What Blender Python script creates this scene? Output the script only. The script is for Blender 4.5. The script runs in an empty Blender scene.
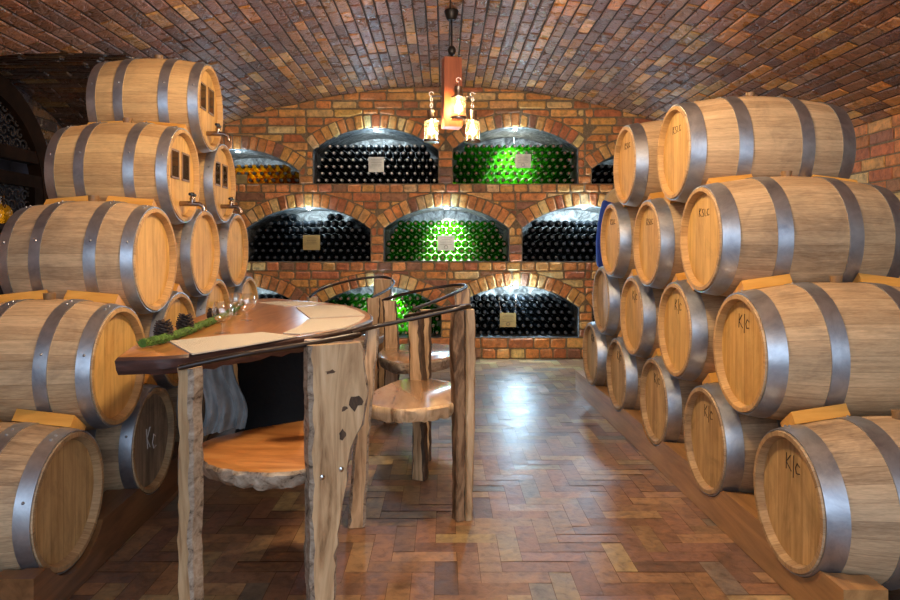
import bpy, bmesh, math, random
from mathutils import Vector, Matrix, noise

random.seed(11)
R_ = random.Random(5)
SC = bpy.context.scene
COL = SC.collection
PI = math.pi
F, HX, HY, H = 680.0, 444.0, 250.0, 1.05


def P(px, py, Y):
    """point seen at a pixel, at depth Y"""
    return Vector(((px - HX) * Y / F, Y, H - (py - HY) * Y / F))


def PZ(px, py, z):
    Y = (H - z) * F / (py - HY)
    return Vector(((px - HX) * Y / F, Y, z))


def XY(px, Y):
    return (px - HX) * Y / F


# ------------------------------------------------------------------ objects
def tag(o, label=None, cat=None, group=None, kind=None):
    if label: o['label'] = label
    if cat: o['category'] = cat
    if group: o['group'] = group
    if kind: o['kind'] = kind
    return o


def empty(name, loc, rz=0.0, label=None, cat=None, group=None):
    o = bpy.data.objects.new(name, None)
    o.empty_display_size = .1
    COL.objects.link(o)
    o.location = loc
    o.rotation_euler = (0, 0, rz)
    return tag(o, label, cat, group)


def kids(o):
    return [c for c in bpy.data.objects if c.parent == o]


def copy_tree(o, parent=None):
    c = o.copy()
    COL.objects.link(c)
    if parent is not None: c.parent = parent
    for ch in kids(o): copy_tree(ch, c)
    return c


class MB:
    def __init__(s):
        s.v, s.f, s.m, s.uv, s.c = [], [], [], {}, []
        s.col = (1, 1, 1)

    def vert(s, p):
        s.v.append(tuple(p)); s.c.append(s.col)
        return len(s.v) - 1

    def face(s, idx, m=0, uv=None):
        if uv is not None: s.uv[len(s.f)] = uv
        s.f.append(tuple(idx)); s.m.append(m)

    def poly(s, pts, m=0, uv=None):
        s.face([s.vert(p) for p in pts], m, uv)

    def box(s, lo, hi, m=0, mat=None, jit=0.0):
        ps = []
        for z in (lo[2], hi[2]):
            for x, y in ((lo[0], lo[1]), (hi[0], lo[1]), (hi[0], hi[1]), (lo[0], hi[1])):
                p = Vector((x, y, z))
                if jit: p += Vector((R_.uniform(-jit, jit), R_.uniform(-jit, jit), R_.uniform(-jit, jit)))
                if mat is not None: p = mat @ p
                ps.append(s.vert(p))
        for q in ((3, 2, 1, 0), (4, 5, 6, 7), (0, 1, 5, 4), (1, 2, 6, 5), (2, 3, 7, 6), (3, 0, 4, 7)):
            s.face([ps[i] for i in q], m)

    def lathe(s, prof, seg=24, mat=None, m=0, cap0=False, cap1=False, uv=False, closed=False, ms=None):
        """prof: list of (r, h) turned round the local z axis"""
        rings = []
        for r, h in prof:
            ring = []
            for k in range(seg):
                a = 2 * PI * k / seg
                p = Vector((r * math.cos(a), r * math.sin(a), h))
                if mat is not None: p = mat @ p
                ring.append(s.vert(p))
            rings.append(ring)
        n = len(rings)
        for i in range(n if closed else n - 1):
            a, b = rings[i], rings[(i + 1) % n]
            mm = ms[i] if ms else m
            for k in range(seg):
                k2 = (k + 1) % seg
                u = None
                if uv:
                    h0, h1 = prof[i][1], prof[(i + 1) % n][1]
                    u = [(k / seg, h0), ((k + 1) / seg, h0), ((k + 1) / seg, h1), (k / seg, h1)]
                s.face((a[k], a[k2], b[k2], b[k]), mm, u)
        if cap0: s.face(rings[0][::-1], ms[0] if ms else m)
        if cap1: s.face(rings[-1], ms[-1] if ms else m)

    def tube(s, pts, r, seg=8, m=0, closed=False, caps=True, wob=0.0):
        pts = [Vector(p) for p in pts]
        n = len(pts)
        rr = r if isinstance(r, (list, tuple)) else [r] * n
        rings = []
        up = None
        for i in range(n):
            a = pts[i - 1] if (i > 0 or closed) else pts[i]
            b = pts[(i + 1) % n] if (i < n - 1 or closed) else pts[i]
            t = (b - a)
            t = t.normalized() if t.length > 1e-9 else Vector((0, 0, 1))
            if up is None:
                up = Vector((0, 0, 1)) if abs(t.z) < .9 else Vector((1, 0, 0))
            x = t.cross(up)
            if x.length < 1e-6: x = t.cross(Vector((1, .3, 0)))
            x.normalize()
            y = x.cross(t).normalized()
            up = y
            ring = []
            for k in range(seg):
                q = 2 * PI * k / seg
                w = 1 + (R_.uniform(-wob, wob) if wob else 0)
                ring.append(s.vert(pts[i] + (x * math.cos(q) + y * math.sin(q)) * rr[i] * w))
            rings.append(ring)
        for i in range(n if closed else n - 1):
            a, b = rings[i], rings[(i + 1) % n]
            for k in range(seg):
                s.face((a[k], b[k], b[(k + 1) % seg], a[(k + 1) % seg]), m)
        if caps and not closed:
            s.face(rings[0], m); s.face(rings[-1][::-1], m)

    def blob(s, c, r, seg=12, rings=8, m=0, sc=(1, 1, 1)):
        prof = [(max(1e-4, math.sin(PI * i / rings)) * r, -math.cos(PI * i / rings) * r) for i in range(rings + 1)]
        s.lathe(prof, seg, Matrix.Translation(c) @ Matrix.Diagonal((*sc, 1)), m)

    def build(s, name, mats, parent=None, smooth=40, kind=None, colattr=False):
        me = bpy.data.meshes.new(name)
        me.from_pydata(s.v, [], s.f)
        for mt in (mats if isinstance(mats, (list, tuple)) else [mats]): me.materials.append(mt)
        me.polygons.foreach_set('material_index', s.m)
        if s.uv:
            lay = me.uv_layers.new(name='UVMap')
            for i, u in s.uv.items():
                p = me.polygons[i]
                for j, li in enumerate(p.loop_indices): lay.data[li].uv = u[j]
        if colattr:
            ca = me.color_attributes.new('Col', 'FLOAT_COLOR', 'POINT')
            flat = []
            for c in s.c: flat += [c[0], c[1], c[2], 1.0]
            ca.data.foreach_set('color', flat)
        bm = bmesh.new(); bm.from_mesh(me)
        bmesh.ops.recalc_face_normals(bm, faces=bm.faces) if not getattr(s, 'keepn', False) else None
        bm.to_mesh(me); bm.free()
        if smooth:
            me.polygons.foreach_set('use_smooth', [True] * len(me.polygons))
            me.set_sharp_from_angle(angle=math.radians(smooth))
        me.update()
        o = bpy.data.objects.new(name, me)
        COL.objects.link(o)
        if parent is not None: o.parent = parent
        if kind: o['kind'] = kind
        return o


# ------------------------------------------------------------------ materials
class NT:
    def __init__(s, name):
        s.m = bpy.data.materials.new(name)
        s.m.use_nodes = True
        s.t = s.m.node_tree
        s.n = s.t.nodes
        s.n.clear()
        s.out = s.n.new('ShaderNodeOutputMaterial')

    def add(s, typ, props=None, **ins):
        nd = s.n.new('ShaderNode' + typ)
        for k, v in (props or {}).items(): setattr(nd, k, v)
        for k, v in ins.items():
            key = int(k[1:]) if (k[0] == 'i' and k[1:].isdigit()) else k.replace('_', ' ')
            sk = nd.inputs[key]
            if hasattr(v, 'is_output') or isinstance(v, bpy.types.NodeSocket):
                s.t.links.new(v, sk)
            else:
                if isinstance(v, tuple) and len(v) == 3 and sk.type == 'RGBA': v = (*v, 1)
                sk.default_value = v
        return nd

    def math(s, op, a, b=0.0):
        return s.add('Math', {'operation': op}, i0=a, i1=b).outputs[0]

    def mix(s, fac, a, b, blend='MIX'):
        nd = s.n.new('ShaderNodeMix')
        nd.data_type = 'RGBA'; nd.blend_type = blend
        for i, v in ((0, fac), (6, a), (7, b)):
            if isinstance(v, bpy.types.NodeSocket): s.t.links.new(v, nd.inputs[i])
            else:
                if isinstance(v, tuple) and len(v) == 3: v = (*v, 1)
                nd.inputs[i].default_value = v
        return nd.outputs[2]

    def ramp(s, fac, stops):
        nd = s.n.new('ShaderNodeValToRGB')
        e = nd.color_ramp.elements
        while len(e) < len(stops): e.new(.5)
        for k, (p, c) in enumerate(stops):
            e[k].position = p
            e[k].color = (*c, 1) if len(c) == 3 else c
        s.t.links.new(fac, nd.inputs[0])
        return nd.outputs[0]

    def pos(s, scale=(1, 1, 1), coord='Object', rnd=True):
        tc = s.add('TexCoord').outputs[coord]
        mp = s.add('Mapping', Vector=tc, Scale=scale)
        if rnd:
            oi = s.add('ObjectInfo').outputs['Random']
            cb = s.add('CombineXYZ', X=s.math('MULTIPLY', oi, 37.0), Y=s.math('MULTIPLY', oi, 91.0), Z=s.math('MULTIPLY', oi, 13.0))
            s.t.links.new(cb.outputs[0], mp.inputs['Location'])
        return mp.outputs[0]

    def noise(s, vec, scale=5.0, detail=5.0, rough=.55, dist=0.0):
        return s.add('TexNoise', Vector=vec, Scale=scale, Detail=detail, Roughness=rough, Distortion=dist).outputs[0]

    def bump(s, h, strength=.3, dist=.01, normal=None):
        b = s.add('Bump', Height=h, Strength=strength, Distance=dist)
        if normal is not None: s.t.links.new(normal, b.inputs['Normal'])
        return b.outputs[0]

    def bsdf(s, **k):
        b = s.add('BsdfPrincipled', **k)
        s.t.links.new(b.outputs[0], s.out.inputs[0])
        return b

    def surf(s, sock):
        s.t.links.new(sock, s.out.inputs[0])
        return s.m


def plain(name, col, rough=.5, metal=0.0, var=.12, nscale=20, bump=.0, coat=0.0):
    t = NT(name)
    v = t.noise(t.pos(), nscale, 4)
    c = t.mix(1.0, col, t.ramp(v, [(.3, (1 - var,) * 3), (.7, (1 + var,) * 3)]), 'MULTIPLY')
    k = dict(Base_Color=c, Roughness=rough, Metallic=metal, Coat_Weight=coat)
    if bump: k['Normal'] = t.bump(v, bump)
    t.bsdf(**k)
    return t.m


def wood(name, stops, scale, rough=.45, bump=.15, nsc=1.0, dist=1.2, coat=0.0, bright=.12, fine=1.0, knots=0.0):
    """grain stretched along the axis whose scale is small"""
    t = NT(name)
    p = t.pos(scale)
    a = t.noise(p, nsc, 6, .6, dist)
    b = t.noise(p, nsc * 5, 4, .6, .3)
    h = t.math('ADD', t.math('MULTIPLY', a, .75), t.math('MULTIPLY', b, .25 * fine))
    c = t.ramp(h, stops)
    lo = t.noise(t.pos((1, 1, 1)), 2.2, 2)
    c = t.mix(1.0, c, t.ramp(lo, [(.3, (1 - bright,) * 3), (.7, (1 + bright,) * 3)]), 'MULTIPLY')
    t.bsdf(Base_Color=c, Roughness=rough, Normal=t.bump(h, bump, .004), Coat_Weight=coat, Coat_Roughness=.12)
    return t.m


def stave_wood(name, c_lo, c_hi, n=30, stain=.35, grey=0.0):
    t = NT(name)
    uv = t.add('UVMap').outputs[0]
    sp = t.add('SeparateXYZ', Vector=uv)
    oi = t.add('ObjectInfo').outputs['Random']
    u = t.math('MULTIPLY', sp.outputs[0], float(n))
    idx = t.math('FLOOR', u)
    wn = t.add('TexWhiteNoise', {'noise_dimensions': '2D'},
               Vector=t.add('CombineXYZ', X=idx, Y=t.math('MULTIPLY', oi, 53.0)).outputs[0]).outputs[0]
    fr = t.math('FRACT', u)
    d = t.math('ABSOLUTE', t.math('SUBTRACT', fr, .5))
    seam = t.ramp(d, [(.472, (1, 1, 1)), (.497, (.66, .62, .58))])
    gv = t.add('CombineXYZ', X=t.math('MULTIPLY', sp.outputs[1], 5.0), Y=t.math('ADD', t.math('MULTIPLY', u, 3.0), t.math('MULTIPLY', wn, 40.0)),
               Z=t.math('MULTIPLY', oi, 17.0)).outputs[0]
    g = t.noise(gv, 1.6, 7, .65, .6)
    g2 = t.noise(gv, 9.0, 4, .6, .2)
    tone = t.math('ADD', t.math('MULTIPLY', wn, .16), t.math('ADD', t.math('MULTIPLY', g, .5), t.math('MULTIPLY', g2, .34)))
    c = t.ramp(tone, [(.34, c_lo), (.64, c_hi)])
    st = t.noise(t.pos((2.2, 3.0, 3.0)), 1.5, 5, .7, .8)
    c = t.mix(1.0, c, t.ramp(st, [(.30, (1 - stain, 1 - stain, 1 - stain * .9)), (.5, (1, 1, 1)), (1, (1.08, 1.06, 1.03))]), 'MULTIPLY')
    c = t.mix(1.0, c, seam, 'MULTIPLY')
    hgt = t.math('ADD', t.math('MULTIPLY', g2, .5), seam)
    t.bsdf(Base_Color=c, Roughness=.6, Specular_IOR_Level=.3, Normal=t.bump(hgt, .16, .003))
    return t.m


def head_wood(name, c_lo, c_hi, stain=.3):
    t = NT(name)
    tc = t.add('TexCoord').outputs['Object']
    sp = t.add('SeparateXYZ', Vector=tc)
    oi = t.add('ObjectInfo').outputs['Random']
    y = t.math('MULTIPLY', t.math('ADD', sp.outputs[1], t.math('MULTIPLY', oi, .3)), 1 / .068)
    idx = t.math('FLOOR', y)
    wn = t.add('TexWhiteNoise', {'noise_dimensions': '2D'},
               Vector=t.add('CombineXYZ', X=idx, Y=t.math('MULTIPLY', oi, 53.0)).outputs[0]).outputs[0]
    d = t.math('ABSOLUTE', t.math('SUBTRACT', t.math('FRACT', y), .5))
    seam = t.ramp(d, [(.475, (1, 1, 1)), (.498, (.6, .52, .45))])
    gv = t.add('CombineXYZ', X=t.math('MULTIPLY', sp.outputs[1], 26.0), Y=t.math('ADD', t.math('MULTIPLY', sp.outputs[2], 2.4), t.math('MULTIPLY', wn, 30.0)),
               Z=t.math('MULTIPLY', oi, 21.0)).outputs[0]
    g = t.noise(gv, 1.5, 7, .65, .5)
    tone = t.math('ADD', t.math('MULTIPLY', wn, .14), t.math('MULTIPLY', g, .86))
    c = t.ramp(tone, [(.32, c_lo), (.68, c_hi)])
    st = t.noise(t.pos((1, 3, 2.0)), 2.0, 5, .7, .6)
    c = t.mix(1.0, c, t.ramp(st, [(.30, (1 - stain,) * 3), (.52, (1, 1, 1))]), 'MULTIPLY')
    c = t.mix(1.0, c, seam, 'MULTIPLY')
    t.bsdf(Base_Color=c, Roughness=.58, Specular_IOR_Level=.3, Normal=t.bump(g, .12, .003))
    return t.m


def brick_mat(name, rough=.6, bump=.5, rvar=.2, gscale=30, spec=.5, cracks=0.0):
    t = NT(name)
    at = t.add('VertexColor', {'layer_name': 'Col'}).outputs[0]
    p = t.pos(rnd=False)
    a = t.noise(p, gscale, 6, .65, .4)
    b = t.noise(p, gscale * .35, 4, .6, .8)
    c = t.mix(1.0, at, t.ramp(a, [(.28, (.55, .5, .48)), (.5, (1, 1, 1)), (.75, (1.3, 1.25, 1.15))]), 'MULTIPLY')
    c = t.mix(1.0, c, t.ramp(b, [(.3, (.72, .7, .7)), (.6, (1.08, 1.06, 1.04))]), 'MULTIPLY')
    h = t.math('ADD', a, t.math('MULTIPLY', b, 1.2))
    if cracks:
        w = t.add('TexVoronoi', {'feature': 'DISTANCE_TO_EDGE'}, Vector=t.noise(p, 9, 3) and p, Scale=24.0).outputs[0]
        h = t.math('ADD', h, t.math('MULTIPLY', t.math('MINIMUM', w, .12), cracks))
    r = t.math('ADD', rough - rvar / 2, t.math('MULTIPLY', b, rvar))
    t.bsdf(Base_Color=c, Roughness=r, Normal=t.bump(h, bump, .012), Specular_IOR_Level=spec)
    return t.m


def tinted_glass(name, col, gloss=.18, trans=.35, rough=.08, fpow=1.0, base=.03):
    t = NT(name)
    fr = t.add('LayerWeight', Blend=.25).outputs['Facing']
    tr = t.add('BsdfTransparent', Color=col)
    tl = t.add('BsdfTranslucent', Color=col)
    m1 = t.add('MixShader', Fac=trans)
    t.t.links.new(tr.outputs[0], m1.inputs[1]); t.t.links.new(tl.outputs[0], m1.inputs[2])
    gl = t.add('BsdfGlossy', Color=(1, 1, 1), Roughness=rough)
    fr = t.math('POWER', fr, fpow)
    m2 = t.add('MixShader', Fac=t.math('ADD', t.math('MULTIPLY', fr, gloss), base))
    t.t.links.new(m1.outputs[0], m2.inputs[1]); t.t.links.new(gl.outputs[0], m2.inputs[2])
    return t.surf(m2.outputs[0])


def emit(name, col, st):
    t = NT(name)
    e = t.add('Emission', Color=col, Strength=st)
    return t.surf(e.outputs[0])


M = {}
M['hoop'] = (lambda t: (t.bsdf(Base_Color=t.mix(1.0, (.47, .495, .535), t.ramp(t.noise(t.pos((1, 1, 1)), 9, 6, .7, .5), [(.3, (.62, .62, .66)), (.7, (1.15, 1.15, 1.13))]), 'MULTIPLY'),
              Metallic=.9, Roughness=t.math('ADD', .30, t.math('MULTIPLY', t.noise(t.pos(), 14, 5), .25)),
              Normal=t.bump(t.noise(t.pos(), 30, 4), .12, .003)), t.m)[1])(NT('galvanised_steel'))
M['stave'] = stave_wood('oak_staves', (.36, .225, .115), (.70, .495, .285))
M['stave_old'] = stave_wood('oak_staves_weathered', (.28, .185, .105), (.64, .465, .285), stain=.5)
M['stave_honey'] = stave_wood('oak_staves_honey', (.45, .25, .10), (.76, .50, .225), stain=.25)
M['rim'] = stave_wood('oak_rim', (.42, .235, .085), (.68, .42, .17), stain=.3)
M['rim_old'] = stave_wood('oak_rim_weathered', (.27, .16, .075), (.55, .37, .19), stain=.5)
M['head'] = head_wood('oak_head', (.56, .295, .078), (.82, .53, .175), .25)
M['head_old'] = head_wood('oak_head_weathered', (.40, .235, .09), (.68, .455, .205), .36)
M['head_grey'] = head_wood('oak_head_grey', (.17, .13, .09), (.42, .33, .23), .5)
M['bung'] = wood('bung_wood', [(.3, (.16, .085, .035)), (.7, (.34, .20, .09))], (8, 8, 2), nsc=2)
M['cork'] = plain('cork', (.42, .24, .1), .8, nscale=60, var=.4)
M['wedge'] = wood('wedge_pine', [(.3, (.58, .26, .045)), (.7, (.78, .42, .10))], (2, 14, 14), nsc=1.5, rough=.4, bump=.06)
M['beam'] = wood('rail_timber', [(.3, (.22, .105, .035)), (.55, (.42, .22, .08)), (.75, (.55, .31, .12))], (9, .9, 9), nsc=1.5, rough=.4, coat=.2)
M['beam_dark'] = wood('rail_timber_dark', [(.3, (.10, .045, .016)), (.7, (.27, .125, .05))], (9, .9, 9), nsc=1.5, rough=.38, coat=.2)
M['plank'] = wood('live_edge_wood', [(.32, (.16, .085, .035)), (.43, (.42, .265, .135)), (.55, (.60, .415, .23)), (.70, (.72, .54, .33))], (9, 9, 1.1), nsc=1.5, rough=.45, bump=.25, dist=2.6, bright=.25)
M['barky'] = wood('bark_streaked_wood', [(.32, (.03, .017, .01)), (.46, (.14, .075, .035)), (.56, (.33, .2, .105)), (.7, (.42, .28, .16))], (7, 7, 2.2), nsc=1.6, rough=.6, bump=.5, dist=2.5)
M['bark'] = wood('dark_bark', [(.3, (.025, .016, .01)), (.6, (.12, .075, .045)), (.8, (.3, .2, .12))], (16, 16, 5), nsc=2, rough=.8, bump=.8, dist=1)
M['edge'] = wood('pale_live_edge', [(.34, (.05, .032, .02)), (.45, (.27, .205, .145)), (.7, (.52, .45, .36))], (12, 12, 16), nsc=2, rough=.6, bump=.35)
M['seat'] = wood('varnished_seat', [(.28, (.24, .085, .022)), (.5, (.52, .215, .06)), (.72, (.70, .36, .12))], (1.2, 6, 6), nsc=1.6, rough=.28, dist=2.2, coat=.6, bump=.06)
M['seat_pale'] = wood('varnished_seat_pale', [(.30, (.22, .105, .045)), (.5, (.42, .25, .125)), (.72, (.55, .37, .21))], (6, 1.2, 6), nsc=1.6, rough=.27, dist=2.0, coat=.6, bump=.06)
M['table'] = wood('varnished_table', [(.30, (.22, .085, .024)), (.5, (.46, .20, .055)), (.70, (.56, .27, .09))], (6, .8, 6), nsc=1.6, rough=.30, dist=2.0, coat=.35, bump=.05)
M['table_edge'] = wood('dark_live_edge', [(.3, (.016, .009, .009)), (.6, (.075, .038, .034)), (.85, (.17, .09, .075))], (3, 3, 14), nsc=2, rough=.4, bump=.7)
M['branch'] = wood('polished_branch', [(.3, (.008, .005, .004)), (.58, (.022, .010, .006)), (.80, (.20, .085, .035))], (3, 3, 3), nsc=1.6, rough=.38, coat=.1, bump=.1)
M['black'] = plain('black_stained_wood', (.008, .008, .009), .75, bump=.4, nscale=40)
M['cloth'] = plain('grey_cloth', (.33, .34, .34), .85, nscale=30, bump=.1)
M['blue'] = plain('blue_cloth', (.01, .045, .36), .75, nscale=40, bump=.15)
M['beige'] = plain('beige_cloth', (.58, .43, .25), .85, nscale=60, bump=.2)
M['skin'] = plain('skin', (.55, .3, .2), .5, var=.05)
M['hair'] = plain('fair_hair', (.35, .22, .1), .6, nscale=80)
M['trouser'] = plain('dark_trousers', (.02, .025, .04), .8)
M['iron'] = plain('wrought_iron', (.035, .02, .013), .7, .2, nscale=30)
M['gate_wood'] = plain('dark_gate_timber', (.022, .010, .005), .9, nscale=9, var=.4)
M['gate_wood'].node_tree.nodes['Principled BSDF'].inputs['Specular IOR Level'].default_value = .08
M['stand_wood'] = wood('dark_gate_wood', [(.3, (.010, .004, .002)), (.7, (.04, .016, .008))], (8, 2, 2), nsc=1.5, rough=.75)
M['brass'] = plain('brass', (.30, .24, .21), .25, 1.0, var=.2)
M['chrome'] = plain('steel_fitting', (.6, .58, .55), .22, 1.0)
M['blackmetal'] = plain('black_metal', (.02, .016, .014), .45, .5)
M['redbeam'] = wood('red_stained_block', [(.3, (.19, .04, .014)), (.6, (.40, .105, .035)), (.8, (.52, .17, .06))], (9, 9, 1.2), nsc=1.5, rough=.4, bump=.15)
M['wallbrick'] = brick_mat('tumbled_wall_brick', .6, .85, gscale=24)
M['vaultbrick'] = brick_mat('glazed_vault_brick', .29, .85, .24, 24, .8, cracks=2.2)
M['mortar'] = plain('mortar', (.25, .18, .105), .9, nscale=50, var=.35, bump=.6)
M['mortar_dark'] = plain('vault_mortar', (.055, .036, .022), .85, nscale=50, var=.35, bump=.6)
M['floorbrick'] = brick_mat('waxed_floor_block', .39, .10, .26, 26, .65)
M['floorgap'] = plain('floor_joint', (.10, .05, .026), .6)
M['stucco'] = (lambda t: (t.bsdf(Base_Color=t.ramp(t.noise(t.pos(rnd=False), 11, 7, .7, 1.2), [(.40, (.03, .029, .027)), (.53, (.17, .167, .16)), (.74, (.44, .44, .43))]),
              Roughness=.6, Normal=t.bump(t.noise(t.pos(rnd=False), 16, 6, .7), .8, .02)), t.m)[1])(NT('niche_stone'))
M['plaster'] = plain('mauve_plaster', (.30, .25, .25), .9, nscale=6, var=.25, bump=.2)
M['green'] = tinted_glass('green_glass', (.15, .52, .02), trans=.10)
M['amber'] = tinted_glass('amber_glass', (.85, .50, .04), trans=.15)
M['clear'] = tinted_glass('clear_glass', (.985, .985, .98), gloss=.95, trans=.0, rough=.06, fpow=1.3, base=.07)
M['jar'] = tinted_glass('lantern_glass', (1.0, .96, .84), gloss=.4, trans=.018, rough=.04)
M['darkglass'] = (lambda t: (t.bsdf(Base_Color=(.004, .005, .006), Roughness=.09, Specular_IOR_Level=.4), t.m)[1])(NT('dark_bottle_glass'))
M['paneglass'] = (lambda t: (t.bsdf(Base_Color=(.05, .03, .012), Roughness=.08, Coat_Weight=.5), t.m)[1])(NT('dark_pane_glass'))
M['cap_white'] = plain('pale_capsule', (.75, .68, .6), .5)
M['cap_red'] = plain('cork_end', (.30, .14, .095), .6)
M['cap_dark'] = plain('dark_capsule', (.035, .036, .04), .45)
M['cap_side'] = plain('black_foil', (.006, .006, .007), .3)
M['plaque'] = plain('pewter_plaque', (.50, .47, .38), .35, .35, nscale=12, var=.2)
M['plaque_gold'] = plain('brass_plaque', (.52, .36, .13), .35, .45, nscale=12, var=.2)
M['ink'] = plain('engraving', (.06, .05, .04), .7)
M['chalk'] = plain('chalk', (.6, .58, .54), .9)
M['marker'] = plain('marker', (.03, .017, .01), .8)
M['mat'] = (lambda t: (t.bsdf(Base_Color=t.ramp(t.add('TexWave', Vector=t.pos((1, 1, 1), rnd=False), Scale=95.0, Distortion=2.0, Detail=2.0).outputs[1], [(.2, (.46, .42, .33)), (.8, (.82, .79, .70))]),
              Roughness=.8, Normal=t.bump(t.add('TexWave', Vector=t.pos((1, 1, 1), rnd=False), Scale=95.0, Distortion=2.0, Detail=2.0).outputs[1], .5, .002)), t.m)[1])(NT('woven_straw'))
M['moss'] = plain('moss_green', (.075, .16, .02), .8, nscale=60, var=.5)
M['cone'] = plain('pine_cone_scale', (.05, .03, .022), .6, nscale=40, var=.5)
M['lamp_cool'] = emit('cool_led', (.80, .92, 1.0), 40)
M['filament'] = emit('warm_filament', (1.0, .66, .26), 25)
M['skywin'] = emit('blue_window_light', (.45, .62, 1.0), 1.6)
M['lampbody'] = plain('lamp_housing', (.5, .5, .5), .4, .5)

# ------------------------------------------------------------------ brickwork
YW = 6.55                      # face of the bottle wall
SCALE = F / YW


def wx(px): return (px - HX) / SCALE


def wz(py): return H - (py - HY) / SCALE


def clip(poly, a, b, c):
    """keep a*u+b*v+c >= 0"""
    out = []
    n = len(poly)
    for i in range(n):
        p, q = poly[i], poly[(i + 1) % n]
        dp, dq = a * p[0] + b * p[1] + c, a * q[0] + b * q[1] + c
        if dp >= 0: out.append(p)
        if (dp >= 0) != (dq >= 0):
            t = dp / (dp - dq)
            out.append((p[0] + (q[0] - p[0]) * t, p[1] + (q[1] - p[1]) * t))
    return out


def area(poly):
    return abs(sum(poly[i][0] * poly[(i + 1) % len(poly)][1] - poly[(i + 1) % len(poly)][0] * poly[i][1] for i in range(len(poly)))) / 2


def brick(mb, poly, fmap, m, col, depth=.012, ch=.006, tilt=.004, jit=.003, rise=.003, cut=0.0):
    """a brick face: polygon in (u, v), chamfered, tilted a little, with sides down to the mortar"""
    if len(poly) < 3 or area(poly) < .0006: return
    if cut:
        q = []
        for i, p in enumerate(poly):
            a, b = poly[i - 1], poly[(i + 1) % len(poly)]
            for o_ in (a, b):
                L = math.hypot(o_[0] - p[0], o_[1] - p[1]) or 1
                k = min(.3, cut * R_.uniform(.4, 1.3) / L)
                q.append((p[0] + (o_[0] - p[0]) * k, p[1] + (o_[1] - p[1]) * k))
        poly = q
    n = len(poly)
    cu = sum(p[0] for p in poly) / n; cv = sum(p[1] for p in poly) / n
    ext = max(max(abs(p[0] - cu) for p in poly), max(abs(p[1] - cv) for p in poly))
    if ext < .02: return
    tu, tv = R_.uniform(-tilt, tilt), R_.uniform(-tilt, tilt)
    h0 = R_.uniform(-rise, rise)
    mb.col = col
    pts = [(p[0] + R_.uniform(-jit, jit), p[1] + R_.uniform(-jit, jit)) for p in poly]
    top, base = [], []
    for p in pts:
        du, dv = p[0] - cu, p[1] - cv
        L = math.hypot(du, dv) or 1
        k = max(.3, 1 - ch * 1.35 / L) if L > 1e-6 else 1
        ku = du - math.copysign(min(abs(du) * .6, ch), du); kv = dv - math.copysign(min(abs(dv) * .6, ch), dv)
        top.append(mb.vert(fmap(cu + ku, cv + kv, h0 + tu * du / ext + tv * dv / ext)))
        base.append((p[0], p[1]))
    mid = [mb.vert(fmap(p[0], p[1], h0 - ch * .8)) for p in base]
    bot = [mb.vert(fmap(p[0], p[1], -depth)) for p in base]
    mb.face(top, m)
    for i in range(n):
        j = (i + 1) % n
        mb.face((top[i], mid[i], mid[j], top[j]), m)
        mb.face((mid[i], bot[i], bot[j], mid[j]), m)


def wall_col():
    r = R_.random()
    if r < .42: c = (.52, .20, .06)
    elif r < .66: c = (.60, .30, .09)
    elif r < .80: c = (.42, .135, .05)
    elif r < .92: c = (.66, .41, .18)
    else: c = (.27, .12, .065)
    k = R_.uniform(1.15, 1.6)
    return tuple(min(.85, x * k * q) for x, q in zip(c, (R_.uniform(.95, 1.02), R_.uniform(.96, 1.08), R_.uniform(.9, 1.1))))


def vault_col():
    r = R_.random()
    if r < .46: c = (.235, .105, .055)
    elif r < .62: c = (.29, .16, .11)
    elif r < .72: c = (.17, .09, .07)
    elif r < .86: c = (.50, .215, .05)
    elif r < .93: c = (.40, .19, .065)
    else: c = (.60, .34, .12)
    k = R_.uniform(.8, 1.45)
    return tuple(x * k * q for x, q in zip(c, (1.02, R_.uniform(.93, 1.05), R_.uniform(.85, 1.05))))


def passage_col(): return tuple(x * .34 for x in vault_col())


def floor_col():
    r = R_.random()
    if r < .45: c = (.27, .125, .058)
    elif r < .68: c = (.33, .175, .08)
    elif r < .84: c = (.21, .095, .055)
    elif r < .93: c = (.38, .235, .10)
    else: c = (.19, .13, .085)
    k = R_.uniform(.78, 1.22)
    return tuple(x * k * q * R_.uniform(.95, 1.05) for x, q in zip(c, (.92, 1.06, 1.14)))


# main vault: circle across X
RV = 6.31
APEX = 2.625
ZV = APEX - RV
XWALL = 2.906
TH = math.asin(XWALL / RV)
ZSPR = ZV + RV * math.cos(TH)
Y0 = -2.0
# side passage vault (axis along X) on the left
YS, ZS_TOP, RS, HS = 4.70, 2.315, 2.40, 1.20
XEND = -3.22


def zmain(x): return ZV + math.sqrt(RV * RV - x * x)


def zside(y): return ZS_TOP - RS + math.sqrt(RS * RS - (y - YS) ** 2)


def fvault(u, v, h):
    a = v / RV
    return Vector(((RV - h) * math.sin(a), u, ZV + (RV - h) * math.cos(a)))


def fside(u, v, h):
    a = v / RS
    return Vector((u, YS + (RS - h) * math.sin(a), ZS_TOP - RS + (RS - h) * math.cos(a)))


def gmain(u, v):
    """>0 where the main vault stands (u = Y, v = arc)"""
    x = RV * math.sin(v / RV)
    if x > -1.5 or abs(u - YS) >= HS: return 1.0
    return zmain(x) - zside(u)


def gside(u, v):
    y = YS + RS * math.sin(v / RS)
    return zside(y) - zmain(max(-XWALL, u)) if u > -XWALL else 1.0


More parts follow.
